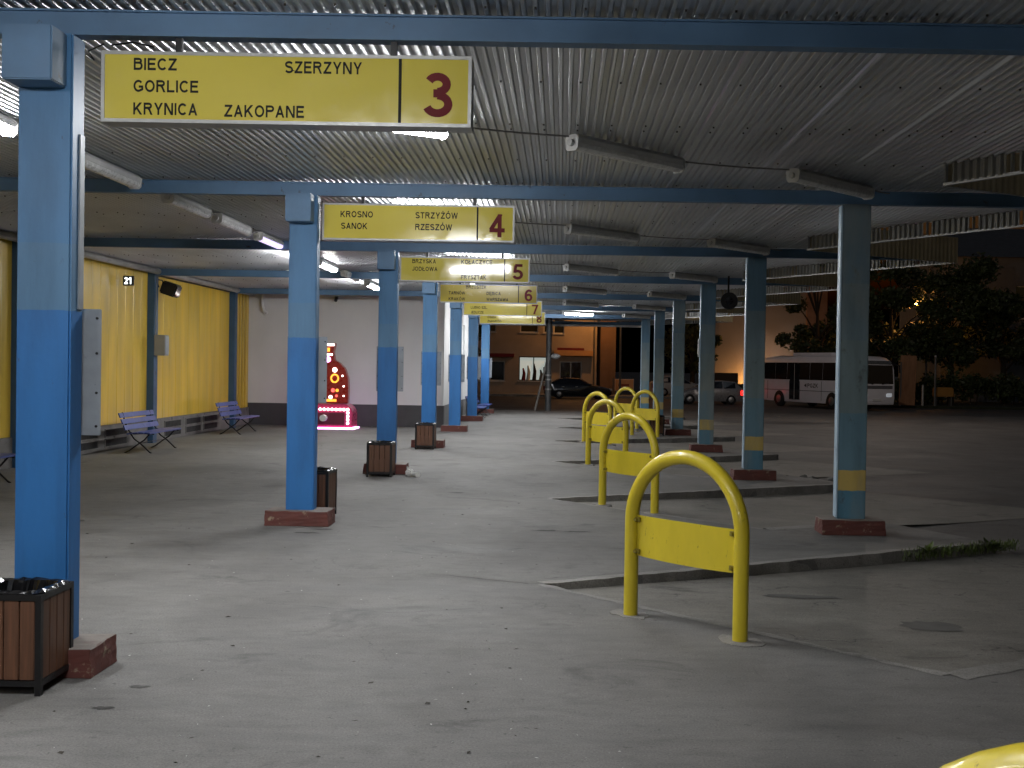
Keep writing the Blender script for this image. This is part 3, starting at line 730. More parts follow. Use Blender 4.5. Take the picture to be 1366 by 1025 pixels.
# rows of vent blocks in the base; flat dark panels paint their recess shade
for y0 in (21.4, 23.0, 24.6, 28.3, 29.9, 31.4):
    for z in (.07, .29):
        v = MB(); y1 = y0 + 1.25
        v.box(.032, .05, y0, y1, z, z + .02).box(.032, .05, y0, y1, z + .17, z + .19).box(.032, .05, y0, y0 + .03, z + .02, z + .17).box(.032, .05, y1 - .03, y1, z + .02, z + .17)
        o = v.build('vent_frame', M_base, wall)
        MB().box(.031, .036, y0 + .03, y1 - .03, z + .02, z + .17).build('vent_shade', M_dark, o)
MB().box(-.06, .055, YK(4) - 6.3, YK(4) - .3, 4.08, 4.2).build('head_rail', M_skirt, wall)
for i in range(5): MB().tube([(.03 + .0 * i, YK(4) + .28 + i * .3, .56), (.03, YK(4) + .28 + i * .3, 4.15)], .035, 8).build('rib', M_yel, wall, smooth=True)
t = thing('junction_box', 'grey electrical box on the blue wall post', 'electrical box', (X_WALL, YK(3), 0))
MB().box(.162, .42, -.13, .16, 2.12, 2.62).build('case', pm('box grey', (.25, .25, .24, 1), .5), t, bevel=.01)
MB().box(.424, .432, -.10, .13, 2.15, 2.59).build('door', M_board, t, bevel=.003)
MB().tube([(.17, -.05, 2.62), (.17, -.06, 3.0), (.175, -.05, 3.6), (.17, 0, 4.05)], .012, 6).build('cable', M_wire, t)
t = thing('floodlight', 'black unlit floodlight at the top of the blue wall post', 'floodlight', (X_WALL + .3, YK(3) + .35, 3.78))
MB().box(-.1, .28, -.2, .2, -.16, .16, Matrix.Rotation(R(18), 4, 'Y')).build('case', M_blk, t, bevel=.03)
MB().tube([(-.13, -.22, 0), (-.2, -.22, .2), (-.2, .22, .2), (-.13, .22, 0)], .018, 6).build('bracket', M_blk, t)
MB().box(.282, .288, -.16, .16, -.12, .12, Matrix.Rotation(R(18), 4, 'Y')).build('lens', M_glass, t)
t = thing('clock_display', 'small lit digital display reading 21 high on the yellow wall', 'display', (X_WALL + .25, 25.3, 3.78))
MB().box(-.12, .12, -.03, .03, -.11, .11).build('case', M_blk, t, bevel=.01)
text('21', em('lit digits', (.9, .97, 1, 1), 2), t, -.08, .07, -.075, .075, -.031, 'digits', .10)
MB().box(-.02, .02, .03, .3, .05, .09).build('bracket', M_blk, t)

# ------------------------------------------------------------------ white hall at the back left
hall = thing('station_hall', 'white rendered station hall with dark grey skirting behind the left pillars', 'building', (0, 0, 0))
HX = -3.75; HY = 36.0
MB().box(-14, HX, HY, HY + .25, .70, 4.22).build('wall', M_white, hall)
MB().box(-14, HX + .012, HY - .012, HY + .25, 0, .70).build('skirting', M_skirt, hall)
wins = [(37.6, 39.6), (41.4, 43.6), (45.0, 47.2)]
ye = [HY + .25] + [q for w in wins for q in w] + [50.6]
for i in range(0, len(ye), 2): MB().box(HX - .25, HX, ye[i], ye[i + 1], .70, 4.22).build('wall', M_white, hall)
MB().box(HX - .25, HX + .012, HY + .25, 50.6, 0, .70).build('skirting', pm('grey side skirting', (.16, .16, .16, 1), .7), hall)
M_inlit = em('lit room', (.93, .97, 1, 1), 1.1)
for a, b in wins:
    MB().box(HX - .25, HX, a, b, .70, 1.55).build('wall', M_white, hall)
    MB().box(HX - .25, HX, a, b, 3.55, 4.22).build('wall', M_white, hall)
    w = MB()
    for y0, y1, z0, z1 in ((a, b, 1.55, 1.63), (a, b, 3.47, 3.55), (a, a + .08, 1.63, 3.47), (b - .08, b, 1.63, 3.47), ((a + b) / 2 - .04, (a + b) / 2 + .04, 1.63, 3.47)):
        w.box(HX - .16, HX - .06, y0, y1, z0, z1)
    wo = w.build('window', M_wframe, hall)
    MB().box(HX - .12, HX - .112, a + .08, (a + b) / 2 - .04, 1.63, 3.47).build('pane', M_inlit, wo)
    MB().box(HX - .12, HX - .112, (a + b) / 2 + .04, b - .08, 1.63, 3.47).build('pane', M_inlit, wo)
    MB().box(HX, HX + .12, a - .05, b + .05, 1.51, 1.548).build('sill', M_wframe, wo)
MB().box(-14, HX - .25, HY + .25, 50.6, 4.2, 4.215).build('ceiling', M_white, hall)
MB().tube([(-9.55, HY - .12, 4.15), (-9.55, HY - .12, 3.8), (-9.5, HY - .1, 3.62), (-9.40, HY - .1, 3.56)], .05, 8).build('drain_pipe', M_wframe, hall, smooth=True)
t = thing('security_camera', 'small dark camera at the top of the white wall', 'camera', (-7.2, HY - .02, 4.1))
MB().box(-.05, .05, -.06, .0, -.05, .05).build('mount', M_board, t); MB().tube([(0, -.06, -.03), (.02, -.28, -.10)], .055, 8).build('body', M_blk, t, smooth=True)

# ------------------------------------------------------------------ arcade punch machine
t = thing('arcade_machine', 'red and pink arcade punch machine with glowing bulbs by the white wall', 'arcade machine', (-7.18, 34.6, 0))
M_pink = pm('machine pink', (.40, .03, .10, 1), .3, 0, .1, coat=.3); M_red = pm('machine red', (.28, .022, .018, 1), .3, 0, .1, coat=.3)
M_bulb = em('bulbs', (1, .93, .88, 1), 4.0); M_pinkled = em('pink led', (.95, .40, 1, 1), 4.0, sample=True); M_amber = em('amber panel', (1, .42, .05, 1), .9); M_redl = em('red lamps', (1, .10, .08, 1), 1.3); M_cyanl = em('cyan bulbs', (.7, 1, .95, 1), 3.5)
pr = [(-.86, .05), (.86, .05), (.86, .50), (.80, .66), (.66, .76), (-.66, .76), (-.80, .66), (-.86, .50)]
MB().prism(pr, -.40, .40).build('base_cabinet', M_pink, t, bevel=.02)
MB().box(-.92, .92, -.46, .46, .0, .045).build('foot_plate', M_pinkled, t, bevel=.01)
MB().box(-.62, .62, -.412, -.402, .13, .50).build('front_recess', pm('machine dark', (.10, .012, .03, 1), .4), t)
tw = [(-.62, .77), (.62, .77), (.64, 1.15), (.62, 1.55), (.52, 1.85), (.34, 2.03), (.20, 2.10), (.16, 2.35), (.22, 2.62), (-.22, 2.62), (-.16, 2.35), (-.20, 2.10), (-.34, 2.03), (-.52, 1.85), (-.62, 1.55), (-.64, 1.15)]
MB().prism(tw, .02, .34).build('back_board', M_red, t, bevel=.015)
for i in range(13): MB().sphere((-.72 + .12 * i, -.43, .60), .042, 8, 5).build('bulb', M_bulb, t)
for sx in (-1, 1):
    for i in range(4): MB().sphere((sx * .72, -.43, .50 - .105 * i), .042, 8, 5).build('bulb', M_cyanl, t)
for x, z, r_, m in ((.22, 1.80, .07, M_bulb), (-.22, 1.80, .07, M_bulb), (.0, 2.12, .09, M_pinkled), (.17, 1.17, .06, M_redl), (.10, .96, .055, M_bulb), (.30, 1.17, .05, M_amber), (-.17, 1.17, .06, M_redl), (-.10, .96, .055, M_bulb), (.28, 1.0, .04, M_redl), (.46, 1.62, .025, M_bulb), (.5, 1.3, .025, M_bulb), (.5, 1.0, .022, M_bulb)):
    MB().tube([(x, .005, z), (x, .018, z)], r_, 12).build('lamp_spot', m, t)
for x0, x1, z0, z1, m in ((-.28, .28, .82, .90, M_amber), (-.14, .14, 2.24, 2.30, M_bulb), (-.20, .20, 2.54, 2.60, M_bulb), (-.05, .06, 2.36, 2.48, M_amber)):
    MB().box(x0, x1, .004, .018, z0, z1).build('light_strip', m, t)
for sx in (-1, 1):   # amber ring emblem
    pts = [(sx * .22 + .11 * math.cos(a), .008, 1.54 + .12 * math.sin(a)) for a in np.linspace(0, 2 * math.pi, 15)]
    MB().tube(pts, .028, 6).build('ring_lamp', M_amber, t)
MB().tube([(.0, -.62, .34), (.0, -.42, .34)], .10, 14).build('punch_pad', M_wframe, t, smooth=True)

# ------------------------------------------------------------------ small things at the canopy
t = thing('loudspeaker', 'round dark loudspeaker hanging under the roof beside a teal pillar', 'loudspeaker', (3.93, 26.6, 3.62))
MB().tube([(0, .28, 0), (0, .2, 0), (0, -.1, 0), (0, -.14, 0)], [.08, .16, .205, .205], 20).build('horn', M_blk, t, smooth=True)
MB().tube([(0, -.139, 0), (0, -.15, 0)], [.10, .02], 16).build('cone', M_glass, t)
MB().box(-.02, .02, .0, .04, .19, .60).build('hanger', M_blk, t)

# ------------------------------------------------------------------ utility pole with brace at the platform end
t = thing('utility_pole', 'dark utility pole with slanting brace at the far platform end', 'pole', (-.58, 52.2, -.12))
MB().tube([(0, 0, 0), (0, 0, 4), (0, 0, 9)], [.15, .13, .10], 12).build('mast', M_steel, t, smooth=True)
MB().tube([(-.62, -.1, 0), (-.06, 0, 2.5)], .045, 8).build('brace', pm('brace grey', (.3, .28, .26, 1), .6), t)
for z in (1.05, 1.5, 1.7): MB().tube([(0, 0, z), (0, 0, z + .07)], .16, 12).build('band', M_galv, t)
MB().sphere((.32, -.1, 2.62), .16, 12, 6, (1.4, 1, .8)).build('mirror_back', M_wframe, t, smooth=True)

# ------------------------------------------------------------------ vehicles
def loft(sections, close=True):
    n = len(sections[0]); vs = [p for s in sections for p in s]
    fs = [(i * n + k, i * n + (k + 1) % n, (i + 1) * n + (k + 1) % n, (i + 1) * n + k) for i in range(len(sections) - 1) for k in range(n)]
    fs += [tuple(range(n))[::-1], tuple((len(sections) - 1) * n + k for k in range(n))]
    return vs, fs
M_tyre = pm('tyre rubber', (.012, .012, .012, 1), .85); M_rim = pm('wheel rim', (.35, .35, .36, 1), .35, .8)
def wheel(parent, x, y, r, w=.2):
    s = 1 if y > 0 else -1
    o = MB().tube([(0, -w / 2, 0), (0, -w / 2 + .03, 0), (0, w / 2 - .03, 0), (0, w / 2, 0)], [r * .86, r, r, r * .86], 20).build('wheel', M_tyre, parent, (x, y, r), smooth=True)
    MB().tube([(0, s * (w / 2 + .004), 0), (0, s * (w / 2 - .02), 0)], [r * .5, r * .62], 16).build('rim', M_rim, o, smooth=True)
def car(label, loc, rz, paint, st, gw, wr, wx, hw=.86, name='parked_car', cat='car', tail=None, head=None):
    """st: stations (x, z_bottom, z_belt, z_top, half width at belt, half width at top)"""
    t = thing(name, label, cat, loc, rz)
    sec = []
    for x, zb, zm, zt, wm, wt in st:
        sec.append([(x, -wm * .93, zb), (x, -wm, zb + .18), (x, -wm * .985, zm), (x, -wt, zt - .03), (x, -wt * .8, zt), (x, wt * .8, zt), (x, wt, zt - .03), (x, wm * .985, zm), (x, wm, zb + .18), (x, wm * .93, zb)])
    vs, fs = loft(sec); MB().add(vs, fs).build('body', paint, t, smooth=True, fix=True)
    # side windows between given stations, windscreen and rear screen
    for i0, i1 in gw:
        for s in (-1, 1):
            q = []
            for i, sh in ((i0, 1), (i1, -1)):
                x, zb, zm, zt, wm, wt = st[i]
                a = Vector((x, s * wm * .985, zm)); b = Vector((x, s * wt, zt - .03)); q.append((a.lerp(b, .10), a.lerp(b, .90)))
            (a0, b0), (a1, b1) = q; o = Vector((0, s * .012, .004)); e = Vector((.03 * (1 if a1.x > a0.x else -1), 0, 0))
            MB().add([a0 + o + e, a1 + o - e, b1 + o - e, b0 + o + e], [(0, 1, 2, 3)]).build('side_window', M_glass, t)
    def screen(i, j, nm):
        xi, _, mi, ti, wmi, wti = st[i]; xj, _, mj, tj, wmj, wtj = st[j]
        d = .014 if xj > xi else -.014
        k0, k1 = .10, .90
        lo = (xi + (xj - xi) * k0, ti + (tj - ti) * k0, wti * .8); hi = (xi + (xj - xi) * k1, ti + (tj - ti) * k1, wtj * .78)
        nx, nz = (ti - tj), (xj - xi); ln = math.hypot(nx, nz); nx, nz = nx / ln * .012, abs(nz) / ln * .012
        if xj > xi: nx = -abs(nx)
        else: nx = abs(nx)
        MB().add([(lo[0] + nx, -lo[2], lo[1] + nz), (lo[0] + nx, lo[2], lo[1] + nz), (hi[0] + nx, hi[2], hi[1] + nz), (hi[0] + nx, -hi[2], hi[1] + nz)], [(0, 1, 2, 3)]).build(nm, M_glass, t)
    for i, j, nm in (gw_scr.get(name + label, [])): screen(i, j, nm)
    for x in wx:
        for s in (-1, 1): wheel(t, x, s * (hw - .08), wr)
    x0, x1 = st[0][0], st[-1][0]
    for s in (-1, 1):
        MB().box(x0 - .03, x0 + .06, s * .58 - .13, s * .58 + .13, st[0][1] + .28, st[0][1] + .42).build('headlight', head or M_wframe, t, bevel=.02)
        MB().box(x1 - .24, x1 + .03, s * .76 - .11, s * .76 + .11, st[-1][2] - .32, st[-1][2] - .02).build('taillight', tail or M_maroon, t, bevel=.02)
        MB().box(st[3][0] - .02, st[3][0] + .12, s * (hw + .02), s * (hw + .16), st[3][2] + .02, st[3][2] + .16).build('mirror', paint, t, bevel=.02)
        for xh in (.05, .95): MB().box(xh, xh + .18, s * (hw - .0), s * (hw + .025), .80, .83).build('door_handle', M_galv, t)
    MB().box(x0 - .035, x0 - .005, -.26, .26, .38, .49).build('number_plate', M_wframe, t)
    return t
gw_scr = {}
hatch = [(-2.02, .30, .52, .62, .70, .62), (-1.85, .22, .66, .76, .82, .72), (-1.1, .20, .86, .96, .86, .74), (-.78, .20, .90, 1.02, .87, .72), (-.05, .20, .92, 1.42, .88, .62), (.75, .20, .93, 1.47, .88, .63), (1.55, .20, .95, 1.40, .87, .60), (1.95, .22, .96, 1.02, .84, .70), (2.08, .32, .90, .95, .78, .66)]
l1 = 'pale grey hatchback with glowing red tail light beyond the teal pillars'
gw_scr['parked_car' + l1] = [(3, 4, 'windscreen'), (7, 6, 'rear_screen')]
M_tail = em('lit tail light', (1, .02, .015, 1), 1.7)
car(l1, (9.05, 69.0, -.118), R(4), pm('pale grey car paint', (.22, .215, .225, 1), .3, .2, .05, coat=.5), hatch, [(3, 4), (4, 5), (5, 6)], .31, (-1.28, 1.25), tail=M_tail)
sedan = [(-2.25, .30, .50, .58, .70, .62), (-2.05, .22, .66, .74, .83, .74), (-1.2, .20, .84, .93, .87, .76), (-.85, .20, .88, .98, .88, .74), (-.1, .20, .90, 1.38, .88, .60), (.75, .20, .91, 1.42, .88, .61), (1.35, .20, .94, 1.34, .87, .60), (1.85, .20, .97, 1.06, .87, .74), (2.2, .24, .95, 1.02, .82, .70), (2.28, .34, .85, .90, .78, .66)]
l2 = 'dark blue saloon car parked in front of the orange lit house'
gw_scr['parked_car' + l2] = [(3, 4, 'windscreen'), (7, 6, 'rear_screen')]
car(l2, (1.15, 76.2, -.118), math.pi + R(3), pm('dark car paint', (.012, .016, .024, 1), .2, .3, .05, coat=.7), sedan, [(3, 4), (4, 5), (5, 6)], .31, (-1.35, 1.30))
l3 = 'pale estate car with roof bars behind the far teal pillars'
gw_scr['parked_car' + l3] = [(3, 4, 'windscreen'), (7, 6, 'rear_screen')]
v = car(l3, (8.6, 82.2, .02), R(8) + math.pi, pm('estate paint', (.42, .40, .38, 1), .35, 0, .06, coat=.4), hatch, [(3, 4), (4, 5), (5, 6)], .31, (-1.28, 1.25))
for y in (-.52, .52): MB().tube([(-.1, y, 1.53), (1.5, y, 1.53)], .03, 8).build('roof_bar', M_galv, v)
# bus: local +x is forward
t = thing('parked_bus', 'white coach with dark windows parked across the yard behind the right pillars', 'bus', (15.35, 65.4, -.122), R(-66.5))
M_bus = pm('bus white', (.74, .73, .78, 1), .35, 0, .06, coat=.3)
BL, BW, BH = 9.3, 1.24, 3.02
sec = []
for x, zb, zt, w in ((-BL / 2, .5, 2.75, .98), (-BL / 2 + .12, .36, 2.95, 1.0), (-BL / 2 + .8, .32, BH, 1.0), (BL / 2 - 1.4, .32, BH, 1.0), (BL / 2 - .6, .32, BH - .04, 1.0), (BL / 2 - .18, .34, BH - .22, .985), (BL / 2 - .06, .36, 2.55, .97), (BL / 2, .45, 1.45, .95)):
    w *= BW
    sec.append([(x, -w * .97, zb), (x, -w, zb + .25), (x, -w, 1.6 if zt > 1.7 else zt - .1), (x, -w * .97, zt - .28), (x, -w * .84, zt - .06), (x, -w * .5, zt), (x, w * .5, zt), (x, w * .84, zt - .06), (x, w * .97, zt - .28), (x, w, 1.6 if zt > 1.7 else zt - .1), (x, w, zb + .25), (x, w * .97, zb)])
vs, fs = loft(sec); MB().add(vs, fs).build('body', M_bus, t, smooth=True, fix=True)
for s in (-1, 1):
    y = s * (BW + .006)
    xs = [-4.45, -3.2, -2.0, -.95, .25, 1.45, 2.65, 3.75]
    for a, b in zip(xs[:-1], xs[1:]):
        ys = (min(y, y - s * .03), max(y, y - s * .03))
        M_ = Matrix.Translation((0, 0, 0))
        MB().add([(a + .012, s * (BW + .008), 1.62), (b - .012, s * (BW + .008), 1.62), (b - .012, s * (BW * .972 + .008), 2.62), (a + .012, s * (BW * .972 + .008), 2.62),
                  (a + .012, s * (BW - .03), 1.62), (b - .012, s * (BW - .03), 1.62), (b - .012, s * (BW * .972 - .03), 2.62), (a + .012, s * (BW * .972 - .03), 2.62)],
                 [(0, 1, 2, 3), (4, 5, 1, 0), (5, 6, 2, 1), (6, 7, 3, 2), (7, 4, 0, 3)]).build('side_window', M_glass, t, fix=True)
    for x in (-2.75, 2.35):
        pts = [(.56 * math.cos(a), .56 * math.sin(a)) for a in np.linspace(0, math.pi, 11)]
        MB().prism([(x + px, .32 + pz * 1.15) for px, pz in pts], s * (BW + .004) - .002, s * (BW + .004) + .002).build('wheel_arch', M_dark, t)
        wheel(t, x, s * (BW - .08), .47, .26)
    for x0, x1 in ((-1.75, -1.70), (-.75, -.70), (1.35, 1.38), (-4.0, -3.97)): MB().box(x0, x1, s * (BW + .003) - .003, s * (BW + .003) + .003, .45, 1.55).build('panel_gap', M_dark, t)
    MB().box(-4.5, 4.2, s * (BW + .004) - .003, s * (BW + .004) + .003, .98, 1.01).build('trim_strip', M_dark, t)
y = -(BW + .01)
dr = MB().box(-1.69, -.76, y - .004, y + .008, .46, 2.56).build('door', M_glass, t)
MB().box(-1.24, -1.21, y - .010, y - .004, .46, 2.56).build('door_seam', M_wframe, dr)
text('PGZK', pm('bus lettering', (.06, .06, .065, 1), .5), t, .05, 1.05, 1.18, 1.42, y + .004, 'lettering', .10)
MB().add([(-.28, y, 1.30), (-.04, y, 1.18), (-.04, y, 1.42)], [(0, 1, 2)]).build('arrow_mark', MATS['bus lettering'], t)
MB().add([(BL / 2 - .012, -1.06, 1.52), (BL / 2 - .012, 1.06, 1.52), (BL / 2 - .10, 1.02, 2.50), (BL / 2 - .10, -1.02, 2.50), (BL / 2 + .02, -1.08, 1.50), (BL / 2 + .02, 1.08, 1.50), (BL / 2 - .03, 1.05, 2.52), (BL / 2 - .03, -1.05, 2.52)],
         [(4, 5, 6, 7), (0, 1, 5, 4), (1, 2, 6, 5), (2, 3, 7, 6), (3, 0, 4, 7)]).build('windscreen', M_glass, t, fix=True)
MB().box(BL / 2 - .16, BL / 2 - .02, -.95, .95, 2.56, 2.76).build('route_display', pm('display grey', (.10, .11, .12, 1), .3), t, bevel=.02)
for s in (-1, 1):
    MB().box(BL / 2 - .06, BL / 2 + .03, s * .82 - .2, s * .82 + .2, .78, .98).build('headlight', em('bus reflector', (.8, .85, .9, 1), .12), t, bevel=.03)
    MB().tube([(BL / 2 - .15, s * 1.05, 2.62), (BL / 2 + .22, s * 1.30, 2.5), (BL / 2 + .22, s * 1.32, 2.1)], .05, 6).build('mirror', M_blk, t)
    MB().tube([(BL / 2 + .04, s * .3, 1.48), (BL / 2 + .035, s * .9, 1.60)], .02, 5).build('wiper', M_blk, t)
MB().box(BL / 2 - .02, BL / 2 + .035, -.28, .28, .55, .68).build('number_plate', M_wframe, t)
MB().box(BL / 2 - .05, BL / 2 + .028, -1.05, 1.05, 1.22, 1.40).build('front_trim', pm('trim grey', (.12, .12, .13, 1), .4), t, bevel=.02)
MB().box(-2.2, 1.6, -.75, .75, BH - .01, BH + .18).build('roof_unit', M_bus, t, bevel=.06)

# ------------------------------------------------------------------ buildings beyond the street
def facade(name, label, x0, x1, y, ztop, depth, wallm, wins, extra=None):
    """house front at y facing the camera with real openings: wins = (x0, x1, z0, z1, lit material or None)"""
    t = thing(name, label, 'building', (0, 0, 0))
    xs = sorted({x0, x1, *[w[0] for w in wins], *[w[1] for w in wins]}); zs = sorted({-.1, ztop, *[w[2] for w in wins], *[w[3] for w in wins]})
    m = MB()
    for a, b in zip(xs[:-1], xs[1:]):
        for c, d in zip(zs[:-1], zs[1:]):
            mx, mz = (a + b) / 2, (c + d) / 2
            if any(w[0] < mx < w[1] and w[2] < mz < w[3] for w in wins): continue
            m.add([(a, y, c), (b, y, c), (b, y, d), (a, y, d)], [(0, 1, 2, 3)])
    for w in wins:
        a, b, c, d = w[:4]; r = .22
        m.add([(a, y, c), (b, y, c), (b, y, d), (a, y, d), (a, y + r, c), (b, y + r, c), (b, y + r, d), (a, y + r, d)], [(0, 4, 5, 1), (1, 5, 6, 2), (2, 6, 7, 3), (3, 7, 4, 0)])
    m.add([(x0, y, -.1), (x0, y + depth, -.1), (x0, y + depth, ztop), (x0, y, ztop), (x1, y, -.1), (x1, y + depth, -.1), (x1, y + depth, ztop), (x1, y, ztop)], [(0, 3, 2, 1), (4, 5, 6, 7), (3, 7, 6, 2), (1, 2, 6, 5)])
    m.build('wall', wallm, t)
    for w in wins:
        a, b, c, d, lit = w[:5]; f = MB(); yy = y + .14; q = .07
        f.box(a, b, yy, yy + .06, c, c + q).box(a, b, yy, yy + .06, d - q, d).box(a, a + q, yy, yy + .06, c + q, d - q).box(b - q, b, yy, yy + .06, c + q, d - q)
        n = max(1, round((b - a) / 1.0))
        for i in range(1, n):
            xx = a + (b - a) * i / n; f.box(xx - .035, xx + .035, yy, yy + .06, c + q, d - q)
        wo = f.build('window', M_wframe if not lit else M_blk, t)
        MB().box(a + q, b - q, yy + .02, yy + .03, c + q, d - q).build('pane', lit or M_glass, wo)
        MB().box(a - .06, b + .06, y - .10, y - .002, c - .07, c - .005).build('sill', M_wframe, wo)
    return t
M_ochre = pm('ochre render', (.36, .30, .245, 1), .85, 0, .2, .8, dirt=(.25, .17, .10, 1), dirt_at=.66, dscale=2)
M_shop = em('lit shop', (.85, .95, .88, 1), .20); M_door = pm('door dark', (.03, .028, .026, 1), .4)
Yb = 84.0
hs = facade('street_house', 'two storey ochre house with a lit shop window across the street', -9.5, 2.65, Yb, 8.4, 9, M_ochre,
            [(-3.1, -1.75, 4.55, 6.6, None), (-1.35, -.75 + .1, 4.55, 6.6, None), (-.6, .2, 4.5, 6.6, None), (-3.15, -.95, .95, 2.75, M_shop), (-6.4, -4.2, .9, 2.4, None), (-.1, 1.55, .0, 2.45, None), (-6.2, -4.9, 4.55, 6.6, None)])
MB().box(-.55, 2.35, Yb - .55, Yb - .003, 2.85, 3.25).build('shop_fascia', pm('fascia orange', (.50, .27, .10, 1), .6), hs, bevel=.01)
MB().box(-.3, 1.7, Yb - .50, Yb - .45, 3.26, 3.44).build('sign_letters_board', M_maroon, hs)
MB().box(-6.8, -3.5, Yb - .5, Yb - .003, 2.7, 2.95).build('awning', M_maroon, hs)
MB().box(-9.7, 2.85, Yb - .3, Yb + 9.2, 8.4, 8.6).build('eaves', M_steel, hs)
MB().tube([(2.45, Yb - .08, 0), (2.45, Yb - .08, 8.3)], .06, 8).build('drain_pipe', M_steel, hs)
# goods in the lit shop window
for x, h, m in ((-2.8, .9, M_maroon), (-2.45, 1.1, M_wframe), (-2.0, 1.25, M_dark), (-1.5, .8, M_steel), (-1.25, 1.0, M_dark)):
    MB().tube([(x, Yb + .10, .98), (x + .05, Yb + .10, .98 + h * .55), (x - .03, Yb + .10, .98 + h)], [.16, .12, .05], 8).build('window_display', m, hs)
facade('corner_house', 'narrow brown house edge right of the ochre house', 2.95, 4.1, Yb + .6, 9.5, 8, pm('brown render', (.16, .10, .07, 1), .85), [])
M_grey = pm('grey render', (.30, .27, .25, 1), .85, 0, .15, .5)
gh = facade('grey_building', 'tall plain grey building with an orange glow at its foot', 12.9, 20.6, 95.0, 11.0, 12, M_grey, [])
MB().box(12.4, 12.88, 94.4, 98, -.1, 9.0).build('side_pier', M_dark, gh)
MB().box(12.0, 14.6, 92.6, 93.4, -.1, 1.75).build('porch', M_dark, gh); MB().box(14.6, 15.8, 92.6, 93.4, -.1, .85).build('step_wall', M_dark, gh)
MB().box(20.6, 22.3, 94.6, 104, -.1, 11).build('corner_tower', pm('red render', (.26, .15, .10, 1), .85), gh)
rb = facade('dim_house', 'dim grey house behind the trees at the right edge', 27.0, 46, 80.0, 10.3, 10, pm('dim render', (.13, .135, .145, 1), .9), [(32.2, 34.6, 6.0, 8.3, None), (37, 39, 6, 8.3, None)])
MB().add([(26.6, 79.6, 10.3), (46.4, 79.6, 10.3), (46.4, 90.4, 10.3), (26.6, 90.4, 10.3), (29, 85, 13), (44, 85, 13)], [(0, 1, 5, 4), (1, 2, 5), (2, 3, 4, 5), (3, 0, 4), (0, 3, 2, 1)]).build('roof', M_steel, rb)

# billboard, boards and small street furniture
t = thing('billboard', 'small orange lit billboard beyond the farthest hoops', 'billboard', (4.68, 82.6, 0))
MB().box(-.66, .66, -.04, .04, .38, 1.16).build('panel', pm('poster', (.60, .34, .16, 1), .6, 0, .3, 1.5), t, bevel=.01)
MB().box(-.70, .70, .042, .08, .34, 1.20).build('back_frame', M_wframe, t)
MB().box(-.45, .35, -.048, -.041, .68, .84).build('print_band', pm('print red', (.25, .06, .03, 1), .6), t)
for x in (-.82, .6): MB().tube([(x, .1, -.0), (x, .1, 1.25)], .05, 8).build('leg', M_steel, t)
t = thing('wooden_board', 'upright brown wooden board leaning beside the coach', 'board', (20.6, 66.9, .03))
MB().box(-.46, .46, -.04, .04, .05, 3.0).build('panel', pm('board brown', (.30, .15, .075, 1), .8, 0, .35, 2, (4, 4, .6)), t, bevel=.01).rotation_euler = (R(-2), R(1.5), R(-12))
for x in (-.35, .35): MB().box(x - .04, x + .04, .05, .12, 0, 2.6).build('stake', M_steel, t)
t = thing('grit_box', 'small orange box standing under the trees at the right', 'box', (23.4, 68.8, .03))
MB().prism([(-.55, .55), (.55, .55), (.55, 1.0), (.48, 1.12), (-.48, 1.12), (-.55, 1.0)], -.3, .3).build('case', pm('grit orange', (.36, .17, .03, 1), .6), t, bevel=.02)
for x in (-.45, .45): MB().box(x - .04, x + .04, -.2, .2, 0, .55).build('leg', M_steel, t)
for x, y, h, l in ((21.9, 68.0, 1.2, 'short grey post left of the orange box'), (22.6, 67.9, 3.0, 'tall thin grey post beside the orange box')):
    t = thing('metal_post', l, 'post', (x, y, .03)); MB().tube([(0, 0, 0), (0, 0, h)], .07, 8).build('shaft', M_galv if h < 2 else M_steel, t, smooth=True); MB().sphere((0, 0, h), .08, 8, 5).build('cap', M_galv, t)

# ------------------------------------------------------------------ street lamps
def street_lamp(label, loc, h, arm, power, c, spot_r=.14, name='street_lamp'):
    t = thing(name, label, 'street lamp', loc)
    MB().tube([(0, 0, 0), (0, 0, h * .6), (0, 0, h - .3), (arm * .25, 0, h - .05), (arm, 0, h)], [.09, .075, .06, .05, .045], 10).build('mast', M_steel, t, smooth=True)
    MB().sphere((arm + (.25 if arm >= 0 else -.25), 0, h), .3, 12, 6, (1.2, .55, .35)).build('lamp_head', M_steel, t, smooth=True)
    MB().sphere((arm + (.28 if arm >= 0 else -.28), 0, h - .09), spot_r, 10, 6, (1.3, .8, .5)).build('lamp_glass', em('sodium ' + label[:8] + str(power), c, 60), t, smooth=True)
    ld = bpy.data.lights.new('lamp_light', 'POINT'); ld.energy = power; ld.color = c[:3]; ld.shadow_soft_size = .12
    lo = bpy.data.objects.new('lamp_light', ld); col.objects.link(lo); lo.parent = t; lo.location = (arm + (.28 if arm >= 0 else -.28), 0, h - .32)
    return t
SOD = (1, .42, .10, 1)
street_lamp('sodium street lamp beside the ochre house, its head above the canopy edge', (4.3, 81.6, 0), 7.6, -1.3, 330, SOD)  # assumed lamp, out of view, gives the orange light on the house front
street_lamp('tall yard lamp standing behind the nearest teal pillar', (12.0, 46.0, -.12), 9.6, .0, 620, (1, .84, .72, 1))  # added lamp, brightens the yard and coach; mast kept behind the pillar
street_lamp('sodium street lamp glowing among the dark trees at the right', (24.2, 74.6, 0), 6.7, -.4, 210, SOD)
street_lamp('distant white street lamp above the coach roof', (17.9, 92.0, 0), 3.15, .0, 25, (1, .9, .78, 1), .16)
